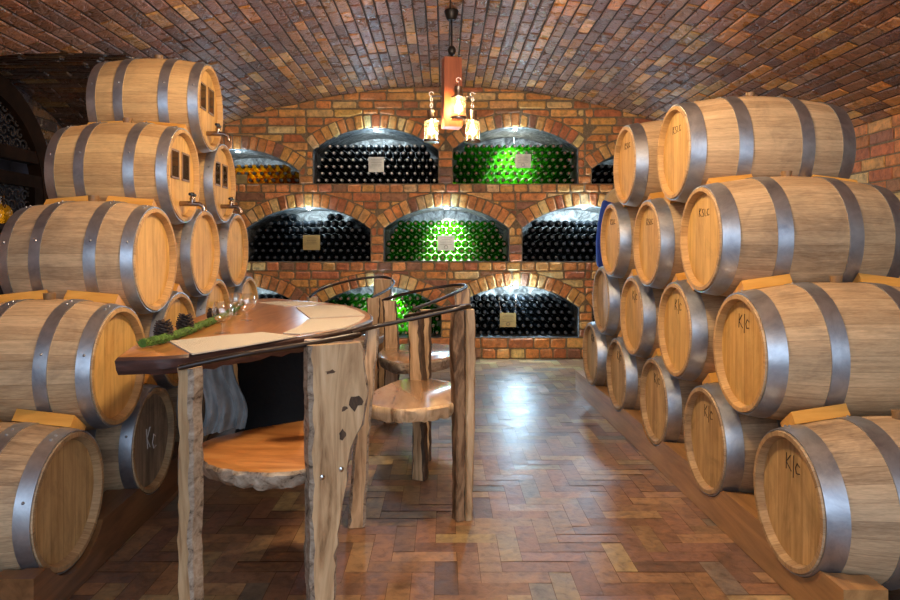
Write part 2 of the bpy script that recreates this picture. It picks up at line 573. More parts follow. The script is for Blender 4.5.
def lin_clip(poly, g):
    n = len(poly)
    vals = [g(*p) for p in poly]
    if all(x >= 0 for x in vals): return poly
    if all(x < 0 for x in vals): return []
    cu = sum(p[0] for p in poly) / n; cv = sum(p[1] for p in poly) / n
    e = .004
    g0 = g(cu, cv)
    a = (g(cu + e, cv) - g(cu - e, cv)) / (2 * e); b = (g(cu, cv + e) - g(cu, cv - e)) / (2 * e)
    if abs(a) > 30 or abs(b) > 30:
        return poly if g0 >= 0 else []
    return clip(poly, a, b, g0 - a * cu - b * cv)


def patch(mb, u0, u1, v0, v1, du, dv, fmap, g, m, h=-.008):
    nu = max(1, round((u1 - u0) / du)); nv = max(1, round((v1 - v0) / dv))
    for i in range(nu):
        for j in range(nv):
            a, b = u0 + (u1 - u0) * i / nu, u0 + (u1 - u0) * (i + 1) / nu
            c, d = v0 + (v1 - v0) * j / nv, v0 + (v1 - v0) * (j + 1) / nv
            p = lin_clip([(a, c), (b, c), (b, d), (a, d)], g) if g else [(a, c), (b, c), (b, d), (a, d)]
            if len(p) >= 3: mb.poly([fmap(q[0], q[1], h) for q in p], m)


def courses(mb, u0, u1, v0, v1, pu, pv, fmap, g, m, colf, **kw):
    nv = round((v1 - v0) / pv)
    pv = (v1 - v0) / nv
    for j in range(nv):
        u = u0 - pu * (.5 * (j % 2) + R_.uniform(0, .25))
        while u < u1:
            L = pu * R_.choice((1, 1, 1, .94, 1.06, .62))
            a, b = max(u0, u) + .006, min(u1, u + L) - .006
            u += L
            if b - a < .03: continue
            p = [(a, v0 + pv * j + .0055), (b, v0 + pv * j + .0055), (b, v0 + pv * (j + 1) - .0055), (a, v0 + pv * (j + 1) - .0055)]
            if g: p = lin_clip(p, g)
            brick(mb, p, fmap, m, colf(), **kw)


# --- ceiling
mb = MB()
patch(mb, Y0, YW + .02, -TH * RV, TH * RV, .12, .12, fvault, gmain, 0)
courses(mb, Y0, YW + .01, -TH * RV, TH * RV, .262, .0805, fvault, gmain, 1, vault_col, tilt=.0045, jit=.002, rise=.003)
sv = RS * math.asin(HS / RS)
patch(mb, XEND, -1.6, -sv, sv, .08, .10, fside, gside, 0)
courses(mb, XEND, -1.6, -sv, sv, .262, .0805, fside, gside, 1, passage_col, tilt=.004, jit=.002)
mb.build('ceiling', [M['mortar_dark'], M['vaultbrick']], smooth=0, kind='structure', colattr=True)

# --- side walls
mb = MB()
fr = lambda u, v, h: Vector((XWALL - h, u, v))
patch(mb, Y0, YW, 0, ZSPR + .02, .5, .5, fr, None, 0)
courses(mb, 2.5, YW, 0, ZSPR + .01, .255, .082, fr, None, 1, wall_col, jit=.003, tilt=.003)
mb.build('wall_right', [M['mortar'], M['wallbrick']], smooth=0, kind='structure', colattr=True)

mb = MB()
fl = lambda u, v, h: Vector((-XWALL + h, u, v))
patch(mb, Y0, YS - HS, 0, ZSPR + .06, .5, .5, fl, None, 0)
patch(mb, YS + HS, YW, 0, ZSPR + .06, .3, .5, fl, None, 0)
courses(mb, YS + HS, YW, 0, ZSPR + .01, .255, .082, fl, None, 1, wall_col)
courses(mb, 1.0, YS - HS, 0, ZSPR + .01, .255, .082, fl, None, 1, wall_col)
# passage cheeks
for yy, s in ((YS - HS, 1), (YS + HS, -1)):
    fc = lambda u, v, h, yy=yy, s=s: Vector((u, yy + s * h, v))
    patch(mb, XEND, -XWALL + .12, 0, zside(YS + HS) + .01, .2, .5, fc, None, 0)
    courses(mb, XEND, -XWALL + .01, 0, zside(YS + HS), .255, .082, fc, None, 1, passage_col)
# end wall of the passage with the arched opening of the gate
GY, GZ, GR = 4.50, 1.43, .87
fe = lambda u, v, h: Vector((XEND + h, u, v))


def gend(u, v):
    if v > GZ: return math.hypot(u - GY, v - GZ) - (GR - .03)
    return abs(u - GY) - (GR - .03)


def gend2(u, v):
    a = gend(u, v)
    b = zside(u) - v if abs(u - YS) < HS else -1
    return min(a, b)


patch(mb, YS - HS, YS + HS, 0, 2.35, .03, .05, fe, gend2, 0)
courses(mb, YS - HS, YS + HS, 0, 2.35, .255, .082, fe, gend2, 1, passage_col)
mb.build('wall_left', [M['mortar_dark'], M['vaultbrick']], smooth=0, kind='structure', colattr=True)

mb = MB()
mb.box((-4.75, 3.0, -.02), (-4.65, 7.4, 2.7))
mb.box((-4.7, 2.95, 0), (XEND - .02, 3.05, 2.7)); mb.box((-4.7, 7.3, 0), (XEND - .02, 7.4, 2.7))
mb.box((-4.75, 2.95, 2.6), (XEND - .02, 7.4, 2.7))
mb.build('wall_passage', M['plaster'], smooth=0, kind='structure')
mb = MB()
mb.box((-XWALL - .1, Y0 - .1, 0), (XWALL + .1, Y0, APEX + .1))
mb.build('wall_front', M['mortar'], smooth=0, kind='structure')
# lit window far behind the gate
mb = MB()
mb.box((-4.645, 6.2, 1.56), (-4.635, 6.95, 1.80), 0)
for a, b in (((-4.65, 6.15, 1.51), (-4.61, 7.0, 1.56)), ((-4.65, 6.15, 1.80), (-4.61, 7.0, 1.85)), ((-4.65, 6.15, 1.56), (-4.61, 6.2, 1.8)), ((-4.65, 6.95, 1.56), (-4.61, 7.0, 1.8)), ((-4.65, 6.55, 1.56), (-4.62, 6.575, 1.8))):
    mb.box(a, b, 1)
mb.build('window_1', [M['skywin'], M['gate_wood']], smooth=0, kind='structure')

# --- floor: herringbone blocks laid square to the room
mb = MB()
ff = lambda u, v, h: Vector((u, v, h))
mb.poly([(-4.8, Y0 - .1, -.004), (XWALL + .1, Y0 - .1, -.004), (XWALL + .1, 7.4, -.004), (-4.8, 7.4, -.004)], 0)
W, Lb, g = .074, .222, .0007
nst = int(4.2 / W)
for i in range(-80, 90):
    for j in range(-60, 80):
        # L-pattern: every cell step (W, W) carries one lying and one standing block
        x = i * W + 0.0
        # lattice of the herringbone: a=(W,W), b=(3W,-3W)
        ax = i * W + j * Lb; ay = i * W - j * Lb
        ax -= .03; ay += 2.0
        for (u0, v0, u1, v1) in ((ax, ay, ax + Lb, ay + W), (ax, ay + W, ax + W, ay + W + Lb)):
            if u1 < -3.1 or u0 > 2.95 or v1 < -.2 or v0 > YW: continue
            u0c, u1c, v1c = max(u0, -3.2), min(u1, 2.94), min(v1, YW + .02)
            p = [(u0c + g, v0 + g), (u1c - g, v0 + g), (u1c - g, v1c - g), (u0c + g, v1c - g)]
            if u1c - u0c < .01 or v1c - v0 < .01: continue
            mb.col = floor_col()
            tu, tv = R_.uniform(-.0011, .0011), R_.uniform(-.0011, .0011)
            cu, cv = (u0 + u1) / 2, (v0 + v1) / 2
            mb.poly([(q[0], q[1], .0 + (tu if q[0] > cu else -tu) + (tv if q[1] > cv else -tv) - .0022) for q in p], 1)
mb.build('floor', [M['floorgap'], M['floorbrick']], smooth=0, kind='structure', colattr=True)

# --- bottle wall
HW, RISE = .611 * (103.8 / SCALE) * .985, .211
RA = (HW * HW + RISE * RISE) / (2 * RISE)
NICHES = {}


def niche(key, pxc, yb, ycrown):
    NICHES[key] = dict(cx=wx(pxc), zb=wz(yb), zc=wz(ycrown) - RA, crown=wz(ycrown), zs=wz(ycrown) - RISE)


niche('A1', 236.5, 183.5, 149); niche('A2', 375.7, 183.5, 128); niche('A3', 515.5, 183.5, 127); niche('A4', 654.5, 183.5, 147)
niche('B1', 308, 261.5, 207); niche('B2', 446.5, 261.5, 206.5); niche('B3', 585, 261.5, 206)
niche('C0', 240, 337.5, 286); niche('C1', 378.5, 337.5, 286); niche('C2', 516.5, 337.5, 286); niche('C3', 655, 337.5, 286)
RING = .13
PITCH2 = .5 * 139 / SCALE
DEPTH = .64


def ntop(n, x):
    d = x - n['cx']
    return n['zc'] + math.sqrt(max(0, RA * RA - d * d))


mb = MB()
# mortar sheet with the niche openings left out
xs = set([-XWALL, XWALL])
for n in NICHES.values():
    xs |= {n['cx'] - HW, n['cx'] + HW}
x = -XWALL
while x < XWALL:
    xs.add(round(x, 4)); x += .03
xs = sorted(xs)
for a, b in zip(xs, xs[1:]):
    if b - a < 1e-5: continue
    mid = (a + b) / 2
    ns = sorted([n for n in NICHES.values() if abs(mid - n['cx']) < HW], key=lambda n: n['zb'])
    lo_a = lo_b = 0.0
    for n in ns:
        mb.poly([(a, YW + .010, lo_a), (b, YW + .010, lo_b), (b, YW + .010, n['zb']), (a, YW + .010, n['zb'])], 0)
        lo_a, lo_b = ntop(n, a), ntop(n, b)
    mb.poly([(a, YW + .008, lo_a), (b, YW + .008, lo_b), (b, YW + .008, zmain(b) + .02), (a, YW + .008, zmain(a) + .02)], 0)
# bricks
fw = lambda u, v, h: Vector((u, YW - h, v))
zl = [0, wz(348.5), wz(337.8)]
zC, zB0, zB1, zA0, zA1 = zl[-1], wz(271), wz(262), wz(192.5), wz(184)


def split(a, b, n): return [a + (b - a) * k / n for k in range(1, n + 1)]


zl += split(zC, zB0, 8) + [zB1] + split(zB1, zA0, 8) + [zA1]
k = zl[-1]
while k < APEX: k += .0805; zl.append(k)
HEAD = {0, 3 + 8 - 1, 0}
for r, (z0, z1) in enumerate(zip(zl, zl[1:])):
    ledge = abs(z0 - zB0) < .001 or abs(z0 - zA0) < .001 or r == 0
    zm = (z0 + z1) / 2
    holes = sorted([(n['cx'] - HW, n['cx'] + HW) for n in NICHES.values() if n['zb'] - .001 < zm < n['zs']])
    iv, cur = [], -XWALL
    for h0, h1 in holes:
        iv.append((cur, h0)); cur = h1
    iv.append((cur, XWALL))
    arcs = [n for n in NICHES.values() if n['zs'] - .04 < zm < n['crown'] + RING + .06]
    for a, b in iv:
        if b - a < .03: continue
        if b - a < .3: segs = [(a, b)]
        else:
            segs = []
            L = .137 if ledge else .262
            u = a - L * (.5 * (r % 2) + R_.uniform(0, .2))
            while u < b:
                l = L * R_.choice((1, 1, .95, 1.05) if ledge else (1, 1, 1.05, .95, .6))
                if min(b, u + l) - max(a, u) > .03: segs.append((max(a, u), min(b, u + l)))
                u += l
        if arcs:
            cuts = sorted({n['cx'] + sg * PITCH2 for n in arcs for sg in (-1, 1)})
            new = []
            for s0, s1 in segs:
                for c in cuts:
                    if s0 + .04 < c < s1 - .04:
                        new.append((s0, c)); s0 = c
                new.append((s0, s1))
            segs = new
        for s0, s1 in segs:
            g = .0075
            p = [(s0 + g, z0 + g * .8), (s1 - g, z0 + g * .8), (s1 - g, z1 - g * .8), (s0 + g, z1 - g * .8)]
            for n in arcs:
                if not p: break
                if s1 < n['cx'] - PITCH2 + .01 or s0 > n['cx'] + PITCH2 - .01: continue
                cu = sum(q[0] for q in p) / len(p); cv = sum(q[1] for q in p) / len(p)
                # nearest point of the brick to the ring centre gives the clipping tangent
                dx, dz = cu - n['cx'], cv - n['zc']
                d = math.hypot(dx, dz)
                if cv < n['zs'] - .02 and abs(dx) > HW: continue
                ph = math.asin(HW / RA)
                if math.atan2(abs(dx), dz) > ph - .004:
                    sg = 1 if dx > 0 else -1
                    p = clip(p, sg * math.cos(ph), -math.sin(ph), -(sg * math.cos(ph) * n['cx'] - math.sin(ph) * n['zc']) - .007)
                    continue
                p = clip(p, dx / d, dz / d, -(n['cx'] * dx / d + n['zc'] * dz / d) - (RA + RING + .008))
            if not p: continue
            cu = (s0 + s1) / 2
            # vault line
            zt = zmain(cu) - .004
            sl = -cu / math.sqrt(RV * RV - cu * cu)
            p = clip(p, sl, -1, zt - sl * cu)
            brick(mb, p, fw, 1, wall_col(), jit=.003, ch=.010, tilt=.004, rise=.005, depth=.016, cut=.012)
for n in NICHES.values():
    phi = math.asin(HW / RA)
    nb = 17
    for k in range(nb):
        a0 = -phi + 2 * phi * k / nb; a1 = -phi + 2 * phi * (k + 1) / nb
        e = .0055 / RA
        p = [(n['cx'] + r * math.sin(a), n['zc'] + r * math.cos(a)) for r, a in
             ((RA + .002, a0 + e), (RA + .002, a1 - e), (RA + RING, a1 - e * .8), (RA + RING, a0 + e * .8))]
        p = clip(p, 1, 0, -(n['cx'] - PITCH2 + .004)); p = clip(p, -1, 0, n['cx'] + PITCH2 - .004)
        if not p: continue
        cu = sum(q[0] for q in p) / len(p)
        sl = -cu / math.sqrt(RV * RV - cu * cu)
        p = clip(p, sl, -1, zmain(cu) - .004 - sl * cu)
        brick(mb, p, fw, 1, wall_col(), jit=.0025, ch=.010, tilt=.004, rise=.005, depth=.05, cut=.011)
    # the recess itself
    prof = [(n['cx'] - HW, n['zb']), (n['cx'] + HW, n['zb'])]
    prof += [(n['cx'] + RA * math.sin(phi * (1 - 2 * t / 24)), n['zc'] + RA * math.cos(phi * (1 - 2 * t / 24))) for t in range(25)]
    for (xa, za), (xb, zb) in zip(prof, prof[1:] + prof[:1]):
        mb.poly([(xa, YW + .004, za), (xb, YW + .004, zb), (xb, YW + DEPTH, zb), (xa, YW + DEPTH, za)], 2)
    mb.poly([(q[0], YW + DEPTH, q[1]) for q in prof], 2)
mb.keepn = False
wb = mb.build('wall_back', [M['mortar'], M['wallbrick'], M['stucco']], smooth=0, kind='structure', colattr=True)

# ------------------------------------------------------------------ bottles
BR = .0368


def bottle_mb(mb, mat, mg, mc, ms_=2):
    """lying along +Y, neck end at y=0 facing the room"""
    rot = mat @ Matrix.Rotation(-PI / 2, 4, 'X')
    prof = [(.0005, 0), (.0108, 0), (.0165, .002), (.0165, .05), (.0140, .052), (.0142, .075), (.019, .095), (.030, .118), (.0365, .142), (BR, .16), (BR, .292), (.034, .300), (.0005, .300)]
    ms = [mc, ms_, ms_, ms_, mg, mg, mg, mg, mg, mg, mg, mg]
    mb.lathe(prof, 14, rot, ms=ms)


def proto_mesh(name, glass, cap):
    mb = MB(); bottle_mb(mb, Matrix.Identity(4), 0, 1)
    o = mb.build(name, [glass, cap, M['cap_side']])
    return o


YB = YW + .055


def bottle_spots(n, wob=.002):
    out = []
    d, j = .0751, 0
    while True:
        z = n['zb'] + BR + .0015 + j * .0662
        if z > n['crown'] - BR: break
        cnt = 16 if j % 2 == 0 else 15
        for i in range(cnt):
            x = n['cx'] + (i - (cnt - 1) / 2) * d * .999
            if abs(x - n['cx']) > HW - BR + .002: continue
            if math.hypot(x - n['cx'], z - n['zc']) > RA - BR - .004: continue
            out.append((x, z, j))
        j += 1
        if j > 6: break
    return out


def rows_max(key): return {'A1': 3, 'A4': 3, 'B1': 7, 'B3': 6, 'C2': 6}.get(key, 6)


KIND = {'A2': (M['darkglass'], M['cap_white'], 'dark wine bottle with a pale capsule lying in the upper niche left of the lantern', 'dark bottles with pale capsules in the upper left niche'),
        'A3': (M['green'], M['cap_red'], 'green glass wine bottle lying in the upper niche right of the lantern', 'green bottles in the upper right niche'),
        'B2': (M['green'], M['cap_red'], 'green glass wine bottle lying in the middle niche of the central row', 'green bottles in the central niche'),
        'A1': (M['amber'], M['cap_dark'], 'amber white-wine bottle lying in the small niche beside the barrel with a tap', 'amber bottles in the upper far left niche')}
mass = MB()
MI = {'dark': (0, 3, 5), 'green': (1, 4, 5), 'amber': (2, 3, 5)}
nsingle = 0
for key, n in NICHES.items():
    spots = [s for s in bottle_spots(n) if s[2] < rows_max(key)]
    if key == 'B1': spots = [s for s in spots if s[2] < 6 or abs(s[0] - n['cx']) > .13]
    proto = None
    for (x, z, j) in spots:
        px = HX + x * F / YB
        single = key in ('A2', 'A3', 'B2') or (key == 'A1' and px > 226)
        yy = YB + R_.uniform(-.006, .006)
        if single:
            g, c, lab, grp = KIND[key]
            if proto is None:
                proto = o = proto_mesh('wine_bottle', g, c)
            else:
                o = proto.copy(); COL.objects.link(o)
            o.location = (x, yy, z); o.rotation_euler = (0, R_.uniform(0, 6), 0)
            tag(o, lab, 'bottle', grp); nsingle += 1
        else:
            kind = 'amber' if key == 'A1' else ('green' if key == 'C1' else 'dark')
            bottle_mb(mass, Matrix.Translation((x, yy, z)) @ Matrix.Rotation(R_.uniform(0, 6), 4, 'Y'), *MI[kind])
o = mass.build('stacked_wine_bottles', [M['darkglass'], M['green'], M['amber'], M['cap_dark'], M['cap_red'], M['cap_side']], kind='stuff')
tag(o, 'dark wine bottles packed in the side niches and the lowest row of niches', 'bottles')

# niche lamps and plaques
PLACE = {'A1': 'top row far left niche', 'A2': 'upper niche left of the lantern', 'A3': 'upper niche right of the lantern', 'A4': 'top row far right niche',
         'B1': 'left niche of the middle row', 'B2': 'central niche of the middle row', 'B3': 'right niche of the middle row',
         'C0': 'bottom row niche behind the far left barrels', 'C1': 'bottom niche behind the chairs', 'C2': 'bottom row niche right of the chairs', 'C3': 'bottom row niche behind the right barrels'}
LAMPW = {'A1': 6, 'A2': 14, 'A3': 12, 'A4': 3, 'B1': 16, 'B2': 12, 'B3': 24, 'C0': 10, 'C1': 12, 'C2': 30, 'C3': 4}
for key, n in NICHES.items():
    yl = YW + .05
    t = empty('niche_light', (n['cx'], yl, n['crown'] - .022), 0, 'small cool spotlight under the arch of the ' + PLACE[key], 'lamp', 'lamps under the niche arches')
    mb = MB(); mb.lathe([(.0005, .020), (.03, .020), (.03, .004), (.024, 0)], 16)
    mb.build('housing', M['lampbody'], t)
    mb = MB(); mb.lathe([(.0005, .001), (.023, .001)], 16)
    mb.build('lens', M['lamp_cool'], t)
    def lamp(typ, name, loc, energy, col, r, target=None, ang=100, blend=.7):
        ld = bpy.data.lights.new(name, typ)
        ld.energy = energy; ld.color = col; ld.shadow_soft_size = r
        lo = bpy.data.objects.new(name, ld); COL.objects.link(lo); lo.location = loc
        if typ == 'SPOT':
            ld.spot_size = math.radians(ang); ld.spot_blend = blend
            lo.rotation_euler = (Vector(target) - Vector(loc)).to_track_quat('-Z', 'Y').to_euler()
    cool = (.70, .90, 1.0)
    cx, zt = n['cx'], n['crown']
    lamp('SPOT', 'niche_spot', (cx, yl, zt - .035), LAMPW[key] * (2.4 if key not in ('A3', 'B2', 'C1') else 1.5), cool, .02, (cx, YW + DEPTH, zt - .16), 104 if key not in ('A3', 'B2', 'C1') else 84, .9)
    lamp('POINT', 'niche_glow', (cx, yl - .03, zt - .045), LAMPW[key] * (.9 if key in ('C2', 'B3', 'B2') else .55), (.50, .78, 1.0), .08)
    if key in ('A3', 'B2', 'C1', 'A1'):  # extra hidden lamp added behind the bottles so the glass glows
        lamp('SPOT', 'added_back_spot', (cx + .02, YW + .40, zt - .10), 190 if key != 'A1' else 8, (.98, 1.0, .84), .02, (cx + .02, YW + DEPTH, zt - .30), 88, 1.0)

PLQ = [('A2', 368.5, 157, 384, 172, 'plaque', 0), ('A3', 515, 154, 531, 168, 'plaque', 1), ('B1', 303, 235, 320, 250, 'plaque_gold', 0), ('B2', 437.5, 235.5, 454.5, 250.5, 'plaque', 1),
       ('B3', 586.5 + 13, 233, 586.5 + 29, 247, 'plaque', 0), ('C2', 500, 313, 516, 327, 'plaque_gold', 1), ('A1', 236.5, 176.5, 247, 186, 'plaque_gold', 0)]
for key, x0, y0, x1, y1, mt, emb in PLQ:
    yp = YW + .012
    X0, X1, Z1, Z0 = XY(x0, yp), XY(x1, yp), H - (y0 - HY) * yp / F, H - (y1 - HY) * yp / F
    if key == 'A1': Z0 = NICHES['A1']['zb'] + .002; Z1 = Z0 + .085
    cx, cz = (X0 + X1) / 2, (Z0 + Z1) / 2
    lab = ('small metal plaque leaning in the ' if key == 'A1' else 'square metal plaque hanging on wires before the ') + PLACE[key]
    t = empty('plaque', (cx, yp, Z0), 0, lab, 'plaque', 'plaques before the bottle niches')
    w, h = (X1 - X0) / 2, (Z1 - Z0)
    mb = MB(); mb.box((-w, 0, 0), (w, .006, h)); mb.build('plate', M[mt], t, smooth=0)
    mb = MB()
    for q in range(5):
        ww = w * R_.uniform(.45, .72)
        mb.box((-ww, -.0008, h * (.84 - .11 * q)), (ww, .0004, h * (.855 - .11 * q)))
    if emb:
        mb.tube([(.017 * math.cos(a * PI / 8), -.0006, h * .22 + .017 * math.sin(a * PI / 8)) for a in range(16)], .0022, 6, closed=True)
    mb.build('engraving', M['ink'], t, smooth=0)
    if key != 'A1':
        for s in (-1, 1):
            mb = MB(); mb.tube([(s * w * .85, .003, h), (s * w * 1.05, .03, h + .10), (s * w * 1.1, .05, h + .17)], .0016, 5)
            mb.build('hanging_wire', M['chrome'], t)

# ------------------------------------------------------------------ barrels
RC = .2065


def brad(x, L, rb, rc=RC):
    return rc + (rb - rc) * (1 - ((x - L / 2) / (L / 2)) ** 2)


AX = Matrix.Rotation(PI / 2, 4, 'Y')   # local z -> x


def make_barrel(L, rb, hoops, staves, headmat, markmat=None, mark=None, tap=False, bungm='bung'):
    root = empty('oak_barrel', (0, 0, 0))
    T = Matrix.Translation((-L / 2, 0, rb)) @ AX
    mb = MB()
    n = 22
    outer = [(brad(L * i / n, L, rb), L * i / n) for i in range(n + 1)]
    inner = .030
    prof = [(RC - .0265, inner), (RC - .0185, .002), (RC - .0165, 0)] + [(RC - .003, 0)] + [(r, h) for r, h in outer if .002 <= h <= L - .002] + [(RC - .003, L), (RC - .0165, L), (RC - .0185, L - .002), (RC - .0265, L - inner)]
    ms = [1 if (i < 3 or i >= len(prof) - 4) else 0 for i in range(len(prof) - 1)]
    mb.lathe(prof, 52, T, uv=True, ms=ms)
    mb.build('staves', [M[staves], M['rim_old' if staves == 'stave_old' else 'rim']], root, smooth=35)
    for h0 in (inner, L - inner):
        mb = MB(); mb.lathe([(.0005, h0 - .006), (RC - .0255, h0 - .006), (RC - .0255, h0 + .006), (.0005, h0 + .006)], 40, T)
        mb.build('head', M[headmat], root, smooth=35)
    for h0, h1 in hoops:
        mb = MB()
        k = 4
        pr = [(brad(h0, L, rb) - .001, h0)] + [(brad(h0 + (h1 - h0) * i / k, L, rb) + .0035, h0 + (h1 - h0) * i / k) for i in range(k + 1)] + [(brad(h1, L, rb) - .001, h1)]
        mb.lathe(pr, 52, T)
        for a in (.9, .94, 2.6):
            hm = (h0 + h1) / 2
            rr = brad(hm, L, rb) + .0035
            q = T @ Vector((rr * math.cos(a * PI), rr * math.sin(a * PI), hm))
            mb.blob(q, .005, 6, 4)
        mb.build('hoop', M['hoop'], root, smooth=35)
    mb = MB(); mb.lathe([(.012, -.02), (.019, .0), (.021, .022), (.0005, .024)], 14, Matrix.Translation((.0, 0, 2 * rb)))
    mb.build('bung', M[bungm], root)
    xh = -L / 2 + inner - .0065
    if mark:
        mb = MB()
        for st in mark:
            mb.tube([(xh, -u * 1.15, rb + v) for u, v in st], .0015 if markmat == 'marker' else .0024, 5)
        mb.build('marking', M[markmat], root)
    if tap:
        for s in (-1, 1):
            w = MB()
            cy, cz = s * .066, rb + .045
            for a, b in (((-.05, .056), (.05, .064)), ((-.05, -.064), (.05, -.056))):
                w.box((xh - .004, cy - .047, cz + a[1]), (xh + .002, cy + .047, cz + b[1]))
            for d in (-.047, .041):
                w.box((xh - .004, cy + d, cz - .064), (xh + .002, cy + d + .006, cz + .064))
            f = w.build('window_frame', M['bung'], root, smooth=0)
            w = MB(); w.box((xh - .002, cy - .043, cz - .058), (xh + .003, cy + .043, cz + .058))
            w.build('pane', M['paneglass'], f, smooth=0)
        w = MB()
        z0 = rb - .125
        w.tube([(xh + .004, 0, z0), (xh - .05, 0, z0), (xh - .085, 0, z0 - .002), (xh - .103, 0, z0 - .012), (xh - .108, 0, z0 - .035)], [.012, .012, .010, .010, .011], 10)
        w.lathe([(.011, 0), (.013, .02), (.007, .03), (.0005, .03)], 10, Matrix.Translation((xh - .055, 0, z0 + .004)))
        tp = w.build('tap', M['brass'], root)
        w = MB()
        w.tube([(xh - .055, -.035, z0 + .04), (xh - .055, .035, z0 + .04)], [.007, .007], 8)
        w.tube([(xh - .055, 0, z0 + .03), (xh - .055, 0, z0 + .05)], .009, 8)
        w.build('tap_handle', M['blackmetal'], tp)
    return root


KC = [[(-.03, .135), (-.032, .085)], [(-.010, .133), (-.031, .108), (-.006, .086)], [(.006, .138), (.004, .070)],
      [(.036, .112), (.024, .120), (.015, .104), (.020, .088), (.036, .092)]]
KSC = [[(-.045, .125), (-.046, .09)], [(-.030, .124), (-.045, .107), (-.027, .09)], [(-.006, .120), (-.018, .118), (-.016, .107), (-.006, .102), (-.010, .091), (-.020, .092)],
       [(.004, .12), (.004, .092), (.016, .092)], [(.038, .117), (.026, .118), (.022, .104), (.028, .093), (.040, .096)]]
CHALK = [[(-.03, .05), (-.02, -.03)], [(.0, .05), (-.024, .01), (.0, -.03)], [(.045, -.0), (.03, .012), (.02, -.02), (.03, -.045), (.05, -.04)]]
LR, RBR = .705, .2485
LL, RBL = .512, .2345
HR = [(.006, .066), (.195, .250), (LR - .250, LR - .195), (LR - .066, LR - .006)]
HL = [(.004, .047), (.133, .176), (LL - .176, LL - .133), (LL - .047, LL - .004)]

STACK = {   # centre of each front head: x, y, z
    'R': [[(1.040, 2.075, .287), (1.029, 2.708, .294), (1.026, 3.352, .304), (1.005, 3.994, .318), (.985, 4.61, .345)],
          [(1.032, 2.395, .688), (1.016, 3.02, .696), (1.003, 3.66, .696), (.987, 4.30, .733)],
          [(1.011, 2.70, 1.093), (.990, 3.345, 1.083), (.9635, 3.97, 1.108)],
          [(1.019, 3.04, 1.484), (.9655, 3.66, 1.506)]],
    'L': [[(-1.152, 2.104, .276), (-1.158, 2.733, .289), (-1.19, 3.36, .300), (-1.225, 3.99, .310), (-1.25, 4.62, .310)],
          [(-1.143, 2.411, .641), (-1.177, 3.04, .650), (-1.217, 3.68, .681), (-1.229, 4.31, .669)],
          [(-1.153, 2.735, 1.012), (-1.176, 3.37, 1.036), (-1.208, 4.00, 1.050)],
          [(-1.160, 3.05, 1.383), (-1.186, 3.69, 1.411)],
          [(-1.148, 3.36, 1.750)]]}
ROWN = ['bottom', 'second', 'third', 'fourth', 'top']
ORD = ['nearest', 'second nearest', 'third nearest', 'fourth nearest', 'farthest']
BAR = {}
protos = {}


def bar_kind(side, r, i):
    if side == 'R':
        if r == 0: return ('R', 'stave_old', 'head_old', 'marker', 'KC', False)
        if r == 1: return ('R', 'stave', 'head', 'marker', 'KC', False) if i < 3 else ('R', 'stave_old', 'head_old', None, None, False)
        return ('R', 'stave' if r < 3 else 'stave', 'head', 'marker', 'KSC', False)
    if r == 0:
        return ('L', 'stave_old', 'head_grey' if i in (1, 2) else 'head_old', 'chalk' if i == 1 else None, 'CHALK' if i == 1 else None, False)
    if r < 3: return ('L', 'stave' if (r, i) != (2, 0) else 'stave', 'head', None, None, False)
    return ('L', 'stave_honey', 'head', None, None, True)


MARKS = {'KC': KC, 'KSC': KSC, 'CHALK': CHALK, None: None}
for side in 'RL':
    for r, row in enumerate(STACK[side]):
        for i, hc in enumerate(row):
            k = bar_kind(side, r, i)
            if k not in protos:
                L, rb, hp = (LR, RBR, HR) if side == 'R' else (LL, RBL, HL)
                o = protos[k] = make_barrel(L, rb, hp, k[1], k[2], k[3], MARKS[k[4]], k[5], 'cork' if (side == 'R' and r == 3) or (side == 'L' and r == 4) else 'bung')
            else:
                o = copy_tree(protos[k])
            L, rb = (LR, RBR) if side == 'R' else (LL, RBL)
            hc = Vector(hc)
            a = math.radians(1.0) if side == 'R' else PI + math.radians((.4, 0, 0, 1.5, 2.6)[r])
            Rm = Matrix.Rotation(a, 3, 'Z')
            o.rotation_euler = (0, 0, a)
            o.location = hc + Rm @ Vector((L / 2, 0, -rb))
            extra = ''
            if k[3] == 'marker': extra = 'K/C-marked ' if k[4] == 'KC' else 'KSC-marked '
            if k[3] == 'chalk': extra = 'chalk-marked '
            if k[5]: extra = 'tapped '
            s = 'right' if side == 'R' else 'left'
            if len(row) == 1: lab = f'honey oak barrel with a tap, alone on top of the {s} stack'
            else:
                o_ = ORD[i] if i < len(row) - 1 else 'farthest'
                lab = f'{extra}oak barrel, {o_} in the {ROWN[r]} row of the {s} stack'
            tag(o, lab, 'barrel', f'oak barrels stacked on the {s}')
            BAR[side, r, i] = dict(o=o, c=hc, L=L, rb=rb, R=Rm)

